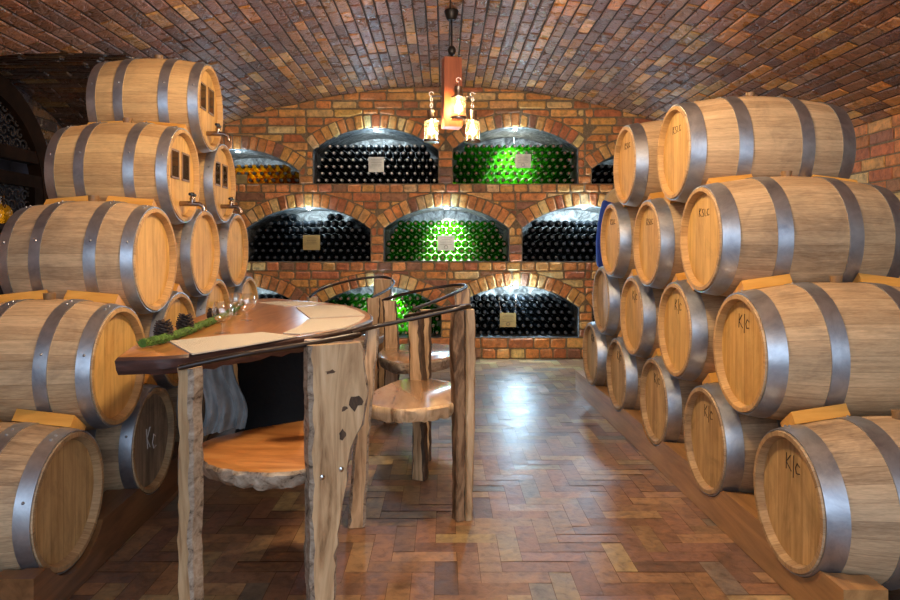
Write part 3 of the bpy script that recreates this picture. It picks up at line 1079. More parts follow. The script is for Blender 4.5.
# wedges: lie in the crevice between an upper barrel and the lower one it leans on
def wedge(side, r, i, near, x0, x1, word, T=.046):
    U = BAR[side, r, i]
    Lo = BAR[side, r - 1, i if near else i + 1]
    Rm = U['R']
    cU = U['c']
    # compare in the upper barrel's axial frame
    secs = []
    for xx in (x0, x1):
        base = cU + Rm @ Vector((xx, 0, 0))
        # lower barrel's axis at the same world X
        ax = Lo['R'] @ Vector((1, 0, 0))
        t = (base.x - Lo['c'].x) / ax.x
        bl = Lo['c'] + ax * t
        rU = brad(xx, U['L'], U['rb']) + .004
        tt = min(max(t, 0), Lo['L'])
        rL = brad(tt, Lo['L'], Lo['rb']) + .005
        d = Vector((base.y - bl.y, base.z - bl.z)); D = d.length; d /= D
        n = Vector((-d.y, d.x)) if near else Vector((d.y, -d.x))   # outward, up
        if n.y < 0: n = -n
        s0, s1 = .012, .10

        def low(s): return Vector((bl.y, bl.z)) + d * math.sqrt(rL * rL - s * s) + n * s

        def gap(s): return D - math.sqrt(rL * rL - s * s) - math.sqrt(max(0, rU * rU - s * s))
        a, b = low(s0), low(s1)
        ta = max(.006, min(.022, gap(s0) - .002)); tb = max(.012, min(T, gap(s1) - .002))
        c = b + d * tb; e = a + d * ta
        secs.append([(base.x, q.x, q.y) for q in (a, b, c, e)])
    mb = MB()
    o0 = Vector(secs[0][0])
    v = [[mb.vert(Vector(q) - o0) for q in s] for s in secs]
    for q in range(4):
        q2 = (q + 1) % 4
        mb.face((v[0][q], v[0][q2], v[1][q2], v[1][q]))
    mb.face(v[0][::-1]); mb.face(v[1])
    w = mb.build('wooden_wedge', M['wedge'], smooth=0)
    w.location = o0
    s = 'right' if side == 'R' else 'left'
    row = STACK[side][r]
    who = 'top' if len(row) == 1 else (ORD[i] if i < len(row) - 1 else 'farthest') + ' ' + ROWN[r] + '-row'
    tag(w, f'pine wedge, {word}, under the {who} barrel of the {s} stack', 'wedge', f'wedges between the {s} barrels')


for side in 'RL':
    for r in range(1, len(STACK[side])):
        for i in range(len(STACK[side][r])):
            L = LR if side == 'R' else LL
            wedge(side, r, i, True, .065 if side == 'R' else .04, .25 if side == 'R' else .235, 'front near side', .042)
            wedge(side, r, i, True, L - .20, L - .03, 'back near side')
            wedge(side, r, i, False, .05, .2, 'front far side')

# timber rails with scooped cradles
def rail(side, t0, t1, y0, y1, mat, lab):
    row = [BAR[side, 0, i] for i in range(5)]
    Rm = row[0]['R']
    L, rb = row[0]['L'], row[0]['rb']
    tm = min(max(L / 2, t0), t1)
    ts = [t0, (t0 + t1) / 2, t1]
    rss = [brad(max(0, t), L, rb) + .0045 for t in ts]
    A, B = row[0]['c'], row[4]['c']
    dirv = Vector((B.x - A.x, B.y - A.y)).normalized()
    ux = Rm @ Vector((1, 0, 0))
    sgn = 1 if side == 'R' else -1
    n = 240
    mb = MB()
    rows = []
    for k in range(n + 1):
        y = y0 + (y1 - y0) * k / n
        xf = A.x + (B.x - A.x) * (y - A.y) / (B.y - A.y)
        ring = [mb.vert((xf + sgn * t0, y, 0))]
        for t, rs in zip(ts, rss):
            top = .15
            for b in row:
                dy = y - b['c'].y
                if abs(dy) < rs: top = min(top, b['c'].z - math.sqrt(rs * rs - dy * dy))
            ring.append(mb.vert((xf + sgn * t, y, max(.02, top))))
        ring.append(mb.vert((xf + sgn * t1, y, 0)))
        rows.append(ring)
    for a, b in zip(rows, rows[1:]):
        for q in range(5): mb.face((a[q], a[(q + 1) % 5], b[(q + 1) % 5], b[q]))
    mb.face(rows[0]); mb.face(rows[-1][::-1])
    o = mb.build('timber_rail', M[mat], smooth=0)
    tag(o, lab, 'rail')


rail('R', .012, .13, 1.80, 5.10, 'beam', 'varnished timber rail along the floor under the right barrel heads')
rail('R', .52, .64, 1.80, 5.10, 'beam', 'rear timber rail under the back ends of the right barrels')
rail('L', -.02, .095, 1.86, 5.05, 'beam_dark', 'dark timber rail along the floor under the left barrel heads')
rail('L', .37, .48, 1.86, 5.05, 'beam_dark', 'rear timber rail under the back ends of the left barrels')


# ------------------------------------------------------------------ live-edge furniture
def cr(pts, n=6, closed=False):
    """Catmull-Rom through points"""
    pts = [Vector(p) for p in pts]
    out = []
    N = len(pts)
    for i in range(N if closed else N - 1):
        p0 = pts[(i - 1) % N] if (closed or i > 0) else pts[0] * 2 - pts[1]
        p1, p2 = pts[i], pts[(i + 1) % N]
        p3 = pts[(i + 2) % N] if (closed or i + 2 < N) else pts[-1] * 2 - pts[-2]
        for k in range(n):
            t = k / n
            out.append(.5 * ((2 * p1) + (p2 - p0) * t + (2 * p0 - 5 * p1 + 4 * p2 - p3) * t * t + (3 * p1 - p0 - 3 * p2 + p3) * t ** 3))
    if not closed: out.append(pts[-1])
    return out


def slab_post(name, parent, left, right, z0, z1, th, yaw, origin, m_face='plank', m_side='edge', jit=.005, off=Vector((0, 0, 0)), bark_right=False):
    """upright board: left/right edge functions u(z), thickness th; yaw turns the face; origin = world xy of u=0"""
    n = max(10, int((z1 - z0) / .028))
    ca, sa = math.cos(yaw), math.sin(yaw)
    mb = MB()

    def W(u, d, z):
        return Vector((origin[0] + u * ca - d * sa, origin[1] + u * sa + d * ca, z)) - off
    fr, bk, fi, bi = [], [], [], []
    for k in range(n + 1):
        z = z0 + (z1 - z0) * k / n
        l = left(z) + R_.uniform(-jit, jit) * .6; r = right(z) + R_.uniform(-jit, jit)
        e = min(.008, (r - l) * .15)
        e1, e2 = e * R_.uniform(.6, 1.6), e * R_.uniform(.6, 1.6)
        zz = z if 0 < k < n else z
        fr.append([mb.vert(W(l, .007 + R_.uniform(0, .004), zz)), mb.vert(W(l + e1, 0, zz)), mb.vert(W(r - e2, 0, zz)), mb.vert(W(r, .007 + R_.uniform(0, .004), zz)),
                   mb.vert(W(r, th - .006, zz)), mb.vert(W(r - e, th, zz)), mb.vert(W(l + e, th, zz)), mb.vert(W(l, th - .006, zz))])
    sd = 1
    mi = [1, 0, 1, 2 if bark_right else 1, 1, 0, 1, 1]
    for a, b in zip(fr, fr[1:]):
        for q in range(8): mb.face((a[q], a[(q + 1) % 8], b[(q + 1) % 8], b[q]), mi[q])
    mb.face(fr[0][::-1], 0); mb.face(fr[-1], 0)
    return mb.build(name, [M[m_face], M[m_side], M['bark']], parent, smooth=25)


def lin(*zu):
    zu = sorted(zu)

    def f(z):
        if z <= zu[0][0]: return zu[0][1]
        for (a, u), (b, v) in zip(zu, zu[1:]):
            if z <= b: return u + (v - u) * (z - a) / (b - a)
        return zu[-1][1]
    return f


def seat_slab(parent, poly, ztop, th, mface, medge, off, n=5, jit=.006, cham=.008):
    pts = cr([(x, y, 0) for x, y in poly], n, True)
    cx = sum(p.x for p in pts) / len(pts); cy = sum(p.y for p in pts) / len(pts)
    mb = MB()
    A, B, Cc, D = [], [], [], []
    for p in pts:
        d = Vector((p.x - cx, p.y - cy, 0)); L = d.length; d /= L
        j = R_.uniform(-jit, jit)
        A.append(mb.vert(Vector((cx, cy, 0)) + d * (L + j * .4 - cham) + Vector((0, 0, ztop)) - off))
        B.append(mb.vert(Vector((cx, cy, 0)) + d * (L + j) + Vector((0, 0, ztop - cham)) - off))
        Cc.append(mb.vert(Vector((cx, cy, 0)) + d * (L + R_.uniform(-jit, jit) - .004) + Vector((0, 0, ztop - th * .6)) - off))
        D.append(mb.vert(Vector((cx, cy, 0)) + d * (L - .018 + R_.uniform(-jit, jit)) + Vector((0, 0, ztop - th + R_.uniform(-.004, .004))) - off))
    N = len(pts)
    mb.face(A, 0); mb.face(D[::-1], 0)
    for i in range(N):
        j = (i + 1) % N
        for a, b in ((A, B), (B, Cc), (Cc, D)): mb.face((a[i], b[i], b[j], a[j]), 1)
    return mb.build('seat', [M[mface], M[medge]], parent, smooth=45)


def rail_branch(name, parent, pts, r, off, mat='branch', n=7):
    c = [p - off for p in cr(pts, n)]
    N = len(c)
    rr = [r * (.86 + .22 * noise.noise(p * 9)) for p in c]
    rr[0] *= .9; rr[-1] *= .8
    mb = MB(); mb.tube(c, rr, 10, wob=.04)
    return mb.build(name, M[mat], parent, smooth=60)


def edge_yaw(pairs, X0, Y0, yaw):
    ca, sa = math.cos(yaw), math.sin(yaw)
    out = []
    for py, px in pairs:
        p = px - HX
        u = (X0 * F - p * Y0) / (p * sa - F * ca)
        out.append((H - (py - HY) * (Y0 + u * sa) / F, u))
    return lin(*out)


def const(u): return lambda z: u


# --- chair 1 (nearest, under the table's near edge)
off = Vector((-.48, 2.08, 0))
c1 = empty('rustic_chair', off, 0, 'nearest live-edge chair with a wide knotty plank post, tucked under the table', 'chair', 'live-edge chairs round the table')
SEATZ = .455
s1 = [PZ(203, 463, SEATZ), PZ(225, 470, SEATZ), PZ(250, 473, SEATZ), PZ(277, 473, SEATZ), PZ(304, 470, SEATZ)]
poly = [(p.x, p.y) for p in s1] + [(-.33, 1.91), (-.295, 2.03), (-.305, 2.2), (-.35, 2.34), (-.43, 2.42)] + [(PZ(304, 420, SEATZ).x, PZ(304, 420, SEATZ).y), (PZ(250, 429, SEATZ).x, PZ(250, 429, SEATZ).y), (PZ(205, 440, SEATZ).x, PZ(205, 440, SEATZ).y), (-.75, 2.03)]
seat_slab(c1, poly, SEATZ, .048, 'seat', 'edge', off, jit=.008)
YP = 1.80


def pz_at(py, Y): return H - (py - HY) * Y / F


def edge_fn(pairs, Y, x0):
    return lin(*[(pz_at(py, Y), XY(px, Y) - x0) for py, px in pairs])


x0p = XY(304, YP)
YAW1 = .50
x0p = XY(311.5, YP)
lf = edge_yaw([(346, 309.5), (380, 309), (420, 310), (470, 310), (520, 311), (560, 310.5), (600, 311), (649, 312)], x0p, YP, YAW1)
rf = edge_yaw([(346, 363), (355, 366), (375, 367), (388, 370), (400, 367), (412, 368), (425, 364), (437, 357), (450, 353), (470, 350), (488, 347), (505, 344), (530, 340), (560, 338), (600, 336.5), (649, 335)], x0p, YP, YAW1)
pl = slab_post('post', c1, lf, rf, .0, pz_at(346, YP), .052, YAW1, (x0p, YP), 'plank', 'edge', .004, off, True)
pl['label'] = 'wide knotty plank post'
mb = MB()
for px, py in ((322, 477), (341, 469)):
    u = (x0p * F - (px - HX) * YP) / ((px - HX) * math.sin(YAW1) - F * math.cos(YAW1))
    q = P(px, py, YP + u * math.sin(YAW1) - .003) - off
    mb.lathe([(.0005, 0), (.006, 0), (.007, .004), (.0005, .006)], 10, Matrix.Translation(q) @ Matrix.Rotation(YAW1, 4, 'Z') @ Matrix.Rotation(PI / 2, 4, 'X'))
mb.build('bolt', M['chrome'], pl)
# dark knots sunk in the plank face
mb = MB()
for px, py, rx, rz in ((356, 402, .019, .020), (344, 409, .008, .008), (343, 434, .011, .014), (330, 372, .012, .006)):
    u = (x0p * F - (px - HX) * YP) / ((px - HX) * math.sin(YAW1) - F * math.cos(YAW1))
    q = P(px, py, YP + u * math.sin(YAW1)) - off
    nrm = Vector((math.sin(YAW1), -math.cos(YAW1), 0)); ud = Vector((math.cos(YAW1), math.sin(YAW1), 0))
    nn = 11
    mb = MB()
    ring = []
    for a in range(nn):
        k = 1 + R_.uniform(-.45, .35)
        ring.append(mb.vert(q + ud * (1.15 * rx * k * math.cos(2 * PI * a / nn)) + nrm * .0012 + Vector((0, 0, rz * k * math.sin(2 * PI * a / nn)))))
    cv = mb.vert(q + nrm * .001)
    for a in range(nn): mb.face((ring[a], ring[(a + 1) % nn], cv))
    mb.build('knot', M['bark'], pl, smooth=0)

YL = 1.70
x0l = XY(190, YL)
slab_post('post', c1, edge_fn([(368, 172.5), (400, 172), (430, 174), (500, 172), (600, 172.5), (660, 173)], YL, x0l), edge_fn([(368, 191), (420, 190), (480, 192), (540, 190), (600, 192), (660, 192)], YL, x0l),
          0, pz_at(369, YL), .05, -.35, (x0l, YL), 'plank', 'edge', .003, off)
slab_post('post', c1, const(-.04), const(.036), 0, .765, .045, .1, (-.40, 2.14), 'plank', 'edge', .004, off)
rail_branch('arm_rail', c1, [P(178.5, 368, 1.69), P(205, 362, 1.70), P(240, 355, 1.73), P(275, 349.5, 1.78), P(305, 344.5, 1.82), P(335, 339, 1.87), P(360, 334.5, 1.92)], .0088, off)

# --- chair 2 (middle)
off = Vector((-.12, 2.80, 0))
c2 = empty('rustic_chair', off, 0, 'middle live-edge chair standing in the aisle beside the table', 'chair', 'live-edge chairs round the table')
pp = [(371, 391), (390, 383), (408, 377.8), (427, 378), (455, 382.5), (458, 392), (456, 402), (440, 406), (422, 408.5), (398, 409.5), (374, 406)]
poly = [(PZ(x, y, SEATZ).x, PZ(x, y, SEATZ).y) for x, y in pp] + [(-.35, 2.66), (-.37, 2.78)]
seat_slab(c2, poly[::-1], SEATZ, .055, 'seat_pale', 'plank', off, jit=.006)
Y1 = 2.62
x0 = XY(454, Y1)
slab_post('post', c2, edge_fn([(311, 457), (330, 454.5), (370, 455), (420, 457), (470, 457.5), (520, 457.5)], Y1, x0), edge_fn([(311, 467), (340, 467), (400, 468), (520, 467)], Y1, x0), 0, pz_at(311, Y1), .052, .42, (x0, Y1), 'barky', 'barky', .003, off)
x0 = XY(465.5, Y1 + .01)
slab_post('post', c2, edge_fn([(311, 466.5), (520, 466)], Y1 + .02, x0), edge_fn([(311, 475.5), (350, 476.5), (430, 475), (520, 473)], Y1 + .02, x0), 0, pz_at(310, Y1), .05, .2, (x0, Y1 + .012), 'plank', 'plank', .002, off)
Y2 = 3.10
x0 = XY(418, Y2)
slab_post('post', c2, edge_fn([(313, 406), (340, 406), (360, 407.5), (378, 407), (420, 411), (479, 410.5)], Y2, x0), edge_fn([(313, 420), (345, 420), (378, 423), (420, 423), (479, 425)], Y2, x0), 0, pz_at(314, Y2), .05, -.45, (x0, Y2), 'plank', 'bark', .003, off)
Y3 = 2.57
x0 = XY(360, Y3)
slab_post('post', c2, edge_fn([(328, 366), (420, 356), (529, 348)], Y3, x0), edge_fn([(328, 380), (420, 371), (529, 365)], Y3, x0), 0, pz_at(329, Y3), .045, .15, (x0, Y3), 'plank', 'edge', .003, off)
rail_branch('arm_rail', c2, [P(352, 333.5, 2.50), P(373, 327, 2.575), P(400, 321.5, 2.60), P(430, 315, 2.62), P(455, 309.5, 2.63), P(467, 306.5, 2.66), P(469, 305.8, 2.72), P(462, 306, 2.80), P(448, 308, 2.90),
                             P(430, 311.5, 3.02), P(414, 315, 3.10), P(405, 317, 3.14)], .0098, off)

# --- chair 3 (behind the middle one)
off = Vector((-.16, 4.0, 0))
c3 = empty('rustic_chair', off, 0, 'far live-edge chair behind the middle chair, its board back post before the bottles', 'chair', 'live-edge chairs round the table')
pp = [(379, 356), (397, 363.5), (414, 363), (432, 361.5), (452, 357), (455, 350), (451, 345), (430, 343.3), (402, 343.8), (384, 347.5)]
poly = [(PZ(x, y, SEATZ).x, PZ(x, y, SEATZ).y) for x, y in pp]
seat_slab(c3, poly, SEATZ, .06, 'seat_pale', 'edge', off, jit=.006)
Y1 = 4.12
x0 = XY(463, Y1)
slab_post('post', c3, const(-.045), const(.045), 0, pz_at(289, Y1), .05, .1, (x0, Y1), 'plank', 'edge', .003, off)
Y2 = 4.12
x0 = XY(391, Y2)
slab_post('post', c3, edge_fn([(300, 382.5), (345, 384), (400, 384)], Y2, x0), edge_fn([(300, 396), (345, 399), (400, 399)], Y2, x0), 0, pz_at(301, Y2), .045, 0, (x0, Y2), 'plank', 'bark', .003, off)
Y3 = 3.38
x0 = XY(425, Y3)
slab_post('post', c3, const(-.03), const(.028), 0, pz_at(310, Y3), .045, -.1, (x0, Y3), 'plank', 'bark', .002, off)
rail_branch('arm_rail', c3, [P(413, 309.5, 3.36), P(425, 305, 3.5), P(440, 299.5, 3.68), P(455, 293, 3.88), P(464, 288.5, 4.08), P(466, 286, 4.18), P(462, 284.8, 4.30), P(448, 285.8, 4.36), P(425, 289.5, 4.36), P(400, 295, 4.26), P(382.5, 300.5, 4.15)], .0105, off)

# --- chair 4 (at the far end of the table)
off = Vector((-.62, 4.72, 0))
c4 = empty('rustic_chair', off, 0, 'farthest live-edge chair at the far end of the table, mostly hidden', 'chair', 'live-edge chairs round the table')
seat_slab(c4, [(-.88, 4.62), (-.75, 4.48), (-.55, 4.45), (-.45, 4.6), (-.42, 4.85), (-.55, 5.0), (-.75, 4.98), (-.88, 4.82)], SEATZ, .055, 'seat_pale', 'edge', off)
Y1 = 5.0
x0 = XY(382, Y1)
slab_post('post', c4, const(-.068), const(.068), 0, pz_at(279.5, Y1), .045, -.15, (x0, Y1), 'plank', 'edge', .003, off)
Y2 = 4.52
x0 = XY(373, Y2)
slab_post('post', c4, edge_fn([(298, 366.5), (340, 367), (400, 367)], Y2, x0), edge_fn([(298, 380.5), (340, 379), (400, 379)], Y2, x0), 0, pz_at(298, Y2), .045, .1, (x0, Y2), 'plank', 'bark', .003, off)
x0 = XY(313, 4.76)
slab_post('post', c4, const(-.035), const(.035), 0, pz_at(297, 4.76), .04, .5, (x0, 4.76), 'plank', 'edge', .003, off)
rail_branch('arm_rail', c4, [P(310, 297, 4.74), P(318, 291, 4.84), P(330, 286, 4.93), P(350, 280.5, 5.02), P(372, 277.3, 5.08), P(386, 277.3, 5.08), P(393, 280.5, 5.02), P(393, 285, 4.92), P(385, 291, 4.72), P(372, 297.5, 4.52)], .0105, off)

# --- table
TZ = .76
tp = [(115, 358), (140, 357.5), (185, 355), (240, 346.5), (300, 337), (340, 330), (366, 322.5), (373, 317.5), (368, 311.5), (352, 306), (330, 303), (300, 300.3), (270, 299.5)]
poly = [(PZ(x, y, TZ).x, PZ(x, y, TZ).y) for x, y in tp]
off = Vector((-.72, 3.0, 0))
tb = empty('tasting_table', off, 0, 'half-oval varnished tasting table with a dark live edge beside the left barrels', 'table')
far = poly[-1]
poly = [poly[0]] + poly[1:-1] + [(-1.02, 4.10), (-1.17, 4.02), (-1.165, 3.7), (-1.10, 3.1), (-1.02, 2.5), (-.955, 2.1)]
pts2 = []
mb = MB()
pts = [poly[0]] + [(p.x, p.y) for p in cr([(x, y, 0) for x, y in poly[1:13]], 6)] + poly[13:]
A, B, Cc, D = [], [], [], []
cx, cy = -.75, 3.0
for i, (x, y) in enumerate(pts):
    d = Vector((x - cx, y - cy, 0)); L = d.length; d /= L
    q = Vector((cx, cy, 0)) - off
    A.append(mb.vert(q + d * (L - .012) + Vector((0, 0, TZ))))
    B.append(mb.vert(q + d * (L + R_.uniform(-.003, .003)) + Vector((0, 0, TZ - .008))))
    Cc.append(mb.vert(q + d * (L - .004 + R_.uniform(-.005, .004)) + Vector((0, 0, TZ - .034))))
    D.append(mb.vert(q + d * (L - .02 + R_.uniform(-.008, .006)) + Vector((0, 0, TZ - .052 + R_.uniform(-.006, .006)))))
N = len(pts)
mb.face(A, 0); mb.face(D[::-1], 1)
for i in range(N):
    j = (i + 1) % N
    for a, b in ((A, B), (B, Cc), (Cc, D)): mb.face((a[i], b[i], b[j], a[j]), 1)
mb.build('tabletop', [M['table'], M['table_edge']], tb, smooth=35)
mb = MB()
rows = []
for k in range(12):
    z = .0 + (TZ - .056) * k / 11
    s = 1.0 + .22 * (2 * k / 11 - 1) ** 2
    ring = []
    for a in range(28):
        q = 2 * PI * a / 28
        rr = 1 + .05 * math.sin(3 * q + k * .5) + R_.uniform(-.012, .012)
        ring.append(mb.vert((-.105 + .27 * s * rr * math.cos(q), .68 + .24 * s * rr * math.sin(q), z)))
    rows.append(ring)
for a, b in zip(rows, rows[1:]):
    for q in range(28): mb.face((a[q], a[(q + 1) % 28], b[(q + 1) % 28], b[q]))
mb.face(rows[0][::-1]); mb.face(rows[-1])
pd = mb.build('pedestal', M['black'], tb, smooth=60)
pd['label'] = 'black table pedestal'

# grey cloth hung under the table beside the pedestal
mb = MB()
rows = []
for k in range(15):
    z = .29 + (.688 - .29) * k / 14
    row = []
    for a in range(34):
        t = a / 33
        w = .016 * math.sin(t * 21 + k * .22) + .010 * math.sin(t * 47 - k * .5) * (1 - k / 16)
        x = -1.02 + .15 * t + .02 * math.sin(k * .5) + .025 * (1 - k / 14) * t
        y = 2.85 + w - .05 * (1 - k / 14) * math.sin(t * 6)
        row.append((x, y, z))
    rows.append(row)
F0 = [[mb.vert(p) for p in r] for r in rows]
F1 = [[mb.vert((p[0], p[1] + .005, p[2])) for p in r] for r in rows]
for k in range(14):
    for a in range(33):
        mb.face((F0[k][a], F0[k][a + 1], F0[k + 1][a + 1], F0[k + 1][a])); mb.face((F1[k][a], F1[k + 1][a], F1[k + 1][a + 1], F1[k][a + 1]))
o = mb.build('hanging_cloth', M['cloth'], smooth=70)
tag(o, 'grey folded cloth hanging under the table beside the black pedestal', 'cloth')

# place mats
MATS = [('near edge', [(169, 341.5), (192, 354.3), (240, 346.8), (297, 336.5), (262, 332.5), (215, 336.5)]),
        ('right end, nearer', [(283, 333.5), (299, 326.5), (307, 319.7), (364.5, 317), (358, 322.5), (343, 328.3), (300, 334.5)]),
        ('right end, farther', [(296, 307.3), (310, 318.3), (365, 315.4), (357, 310.5), (342, 306), (325, 305.2)]),
        ('far end', [(259, 302.6), (284, 306), (305, 305), (326, 302.9), (300, 301.6), (275, 301.6)])]
for w, pp in MATS:
    ps = [PZ(x, y, TZ + .002) for x, y in pp]
    c = sum(ps, Vector()) / len(ps); c.z = TZ
    mb = MB()
    n = len(ps)
    T_ = [mb.vert(Vector((p.x - c.x, p.y - c.y, .004))) for p in ps]; B_ = [mb.vert(Vector((p.x - c.x, p.y - c.y, .0003))) for p in ps]
    mb.face(T_); mb.face(B_[::-1])
    for i in range(n): mb.face((T_[i], B_[i], B_[(i + 1) % n], T_[(i + 1) % n]))
    o = mb.build('placemat', M['mat'], smooth=0); o.location = c
    tag(o, f'cream woven straw placemat on the table, {w}', 'placemat', 'straw placemats on the table')

# moss garland
line = cr([PZ(142, 348.5, TZ), PZ(163, 343.5, TZ), PZ(185, 336, TZ), PZ(205, 327.5, TZ), PZ(222, 320.5, TZ), PZ(234, 312.5, TZ), PZ(241, 306.5, TZ)], 10)
mb = MB()
mb.tube([p + Vector((0, 0, .016)) for p in line], .013, 8, wob=.2)
for k in range(2600):
    i = R_.randrange(len(line) - 1)
    p = line[i].lerp(line[i + 1], R_.random())
    a = R_.uniform(0, PI)
    rr = .022 * math.sqrt(R_.random())
    b = p + Vector((rr * math.cos(a) * .95, R_.uniform(-.004, .004), .004 + rr * math.sin(a)))
    t = Vector((R_.uniform(-1, 1), R_.uniform(-1, 1), R_.uniform(.0, 1.2))).normalized() * R_.uniform(.006, .012)
    s = Vector((R_.uniform(-1, 1), R_.uniform(-1, 1), R_.uniform(-1, 1))).normalized() * .0014
    mb.poly([b - s, b + s, b + t])
o = mb.build('moss_garland', M['moss'], smooth=0)
tag(o, 'strip of green moss laid along the back edge of the table', 'garland')

# pine cones
def pine_cone(px, py, h, lab, tilt=.15):
    b = PZ(px, py, TZ + .001)
    mb = MB()
    mb.blob((0, 0, h * .5), h * .22, 8, 6, sc=(1, 1, 2.0))
    n = 64
    for k in range(n):
        t = (k + .5) / n
        z = h * (.06 + .9 * t); r = h * .46 * math.sin(PI * min(1, (.22 + .78 * (1 - t)) * .62 + .06)) * (1 if t > .12 else .8)
        a = k * 2.39996
        c, s = math.cos(a), math.sin(a)
        L = r * .85 + .002
        w = h * .17 * (1 - .5 * t)
        th = h * .05
        base = Vector((c * r * .2, s * r * .2, z - h * .05)); tip = Vector((c * L, s * L, z + h * .05)); sd = Vector((-s, c, 0)) * w
        up = Vector((0, 0, th))
        q = [base - sd * .4, base + sd * .4, tip + sd, tip + Vector((c, s, .5)) * th, tip - sd]
        T_ = [mb.vert(p + up) for p in q]; B_ = [mb.vert(p) for p in q]
        mb.face(T_); mb.face(B_[::-1])
        for i in range(5): mb.face((T_[i], B_[i], B_[(i + 1) % 5], T_[(i + 1) % 5]))
    o = mb.build('pine_cone', M['cone'], smooth=0)
    o.location = b; o.rotation_euler = (0, 0, px)
    tag(o, lab, 'pine cone', 'pine cones on the moss')


pine_cone(163.5, 341.5, .066, 'dark open pine cone nearest the table corner, behind the moss')
pine_cone(185, 333.5, .066, 'dark open pine cone in the middle, behind the moss')
pine_cone(213, 321.5, .055, 'small dark pine cone behind the nearest glass')

# snifter glasses
def snifter(px, py, w_px, top_px, lab):
    b = PZ(px, py, TZ)
    k = b.y / F
    R = w_px / 2 * k
    Ht = (py - top_px) * k * 1.0
    t = empty('snifter_glass', b + Vector((0, 0, .0008)), 0, lab, 'glass', 'snifter glasses on the table')
    mb = MB()
    bw = R * .72
    mb.lathe([(.0005, 0), (bw, 0), (bw, .002), (.006, .008), (.004, Ht * .30), (.006, Ht * .36)], 24)
    mb.build('stem', M['clear'], t)
    mb = MB()
    out = [(.006, Ht * .35), (R * .6, Ht * .42), (R * .93, Ht * .56), (R, Ht * .68), (R * .93, Ht * .82), (R * .76, Ht)]
    mb.lathe(out + [(r - .0012, z + .0005) for r, z in out[::-1]], 28)
    mb.build('bowl', M['clear'], t)


snifter(222.5, 333.5, 21, 302, 'nearest clear snifter glass on the table by the moss')
snifter(247, 321, 18, 294, 'clear snifter glass on the table, second behind the nearest')
snifter(236, 315, 14, 293, 'farthest clear snifter glass, at the end of the moss strip')

# ------------------------------------------------------------------ pendant lantern
YP_ = 4.45
zc_ = zmain(XY(450, YP_))
off = Vector((XY(451.5, YP_), YP_, zc_))
pn = empty('pendant_lantern', off, 0, 'red wooden block pendant with small glass lanterns, hanging from the brick vault', 'lamp')
mb = MB(); mb.lathe([(.0005, -.008), (.045, -.008), (.048, -.016), (.034, -.06), (.026, -.072), (.0005, -.074)], 20); mb.build('canopy', M['blackmetal'], pn)
zt = pz_at(59, YP_) - zc_; zb = pz_at(128, YP_) - zc_
mb = MB(); mb.tube([(0, 0, -.07), (.002, 0, zt + .085)], .006, 8); mb.build('rod', M['blackmetal'], pn)
mb = MB(); mb.blob((.002, 0, zt + .055), .03, 14, 10, sc=(.9, .7, 1.1)); mb.tube([(.002, 0, zt + .03), (.002, 0, zt - .002)], .009, 8); mb.build('pulley', M['blackmetal'], pn)
mb = MB()
rot = Matrix.Rotation(.22, 4, 'Z')
mb.box((-.058, -.05, zb), (.058, .05, zt), 0, rot, .002)
mb.build('wooden_block', M['redbeam'], pn, smooth=0)


def lantern(px, py_top, dy, hang, bracket):
    """small jar lantern; top pixel of its cap"""
    Y = YP_ + dy
    c = P(px, py_top, Y) - off
    r = .046
    mb = MB(); mb.lathe([(.0005, .002), (.029, 0), (.029, -.052), (.034, -.058), (.050, -.062), (.050, -.070), (.0005, -.071)], 20, Matrix.Translation(c))
    f = mb.build('lantern', M['chrome'], pn)
    mb = MB(); mb.lathe([(r, -.071), (r, -.19), (r - .0015, -.19), (r - .0015, -.071)], 24, Matrix.Translation(c), closed=True); mb.build('jar', M['jar'], f)
    mb = MB(); mb.lathe([(.0005, -.19), (.052, -.19), (.054, -.197), (.050, -.207), (.0005, -.207)], 20, Matrix.Translation(c)); mb.build('base_ring', M['brass'], f)
    mb = MB(); mb.lathe([(.004, -.072), (.009, -.09), (.017, -.118), (.013, -.138), (.0005, -.148)], 14, Matrix.Translation(c)); mb.build('bulb', M['filament'], f)
    mb = MB()
    zz = 0
    k = 0
    while zz < hang - .002:
        pts = []
        for a in range(10):
            q = 2 * PI * a / 10
            u, w = .008 * math.cos(q), .013 * math.sin(q)
            pts.append(c + (Vector((u, 0, zz + .012 + w)) if k % 2 else Vector((0, u, zz + .012 + w))))
        mb.tube(pts, .0025, 5, closed=True)
        zz += .021; k += 1
    if bracket:
        e = c + Vector((0, 0, zz + .01))
        mb.tube([e, e.lerp(Vector((0, 0, e.z)), .35), Vector((0, 0, e.z))], .0055, 8)
        mb.tube([e + Vector((.014 * math.cos(a * .6), 0, .014 + .014 * math.sin(a * .6))) for a in range(9)], .003, 5)
    mb.build('chain', M['chrome'], f)
    ld = bpy.data.lights.new('lantern_light', 'POINT'); ld.energy = 13; ld.color = (1, .68, .36); ld.shadow_soft_size = .03
    lo = bpy.data.objects.new('lantern_light', ld); COL.objects.link(lo); lo.location = off + c + Vector((0, 0, -.12))


lantern(431.3, 110.5, .0, .075, True)
lantern(472.5, 111, .0, .085, True)
lantern(458.5, 87, -.13, .012, True)

# ------------------------------------------------------------------ iron gate on the left
off = Vector((XEND + .10, GY, 0))
gt = empty('iron_gate', off, 0, 'dark arched gate with iron scrollwork behind the left barrels', 'gate')


def arc(r, n=28): return [(r * math.cos(PI * k / n), GZ + r * math.sin(PI * k / n)) for k in range(n + 1)]


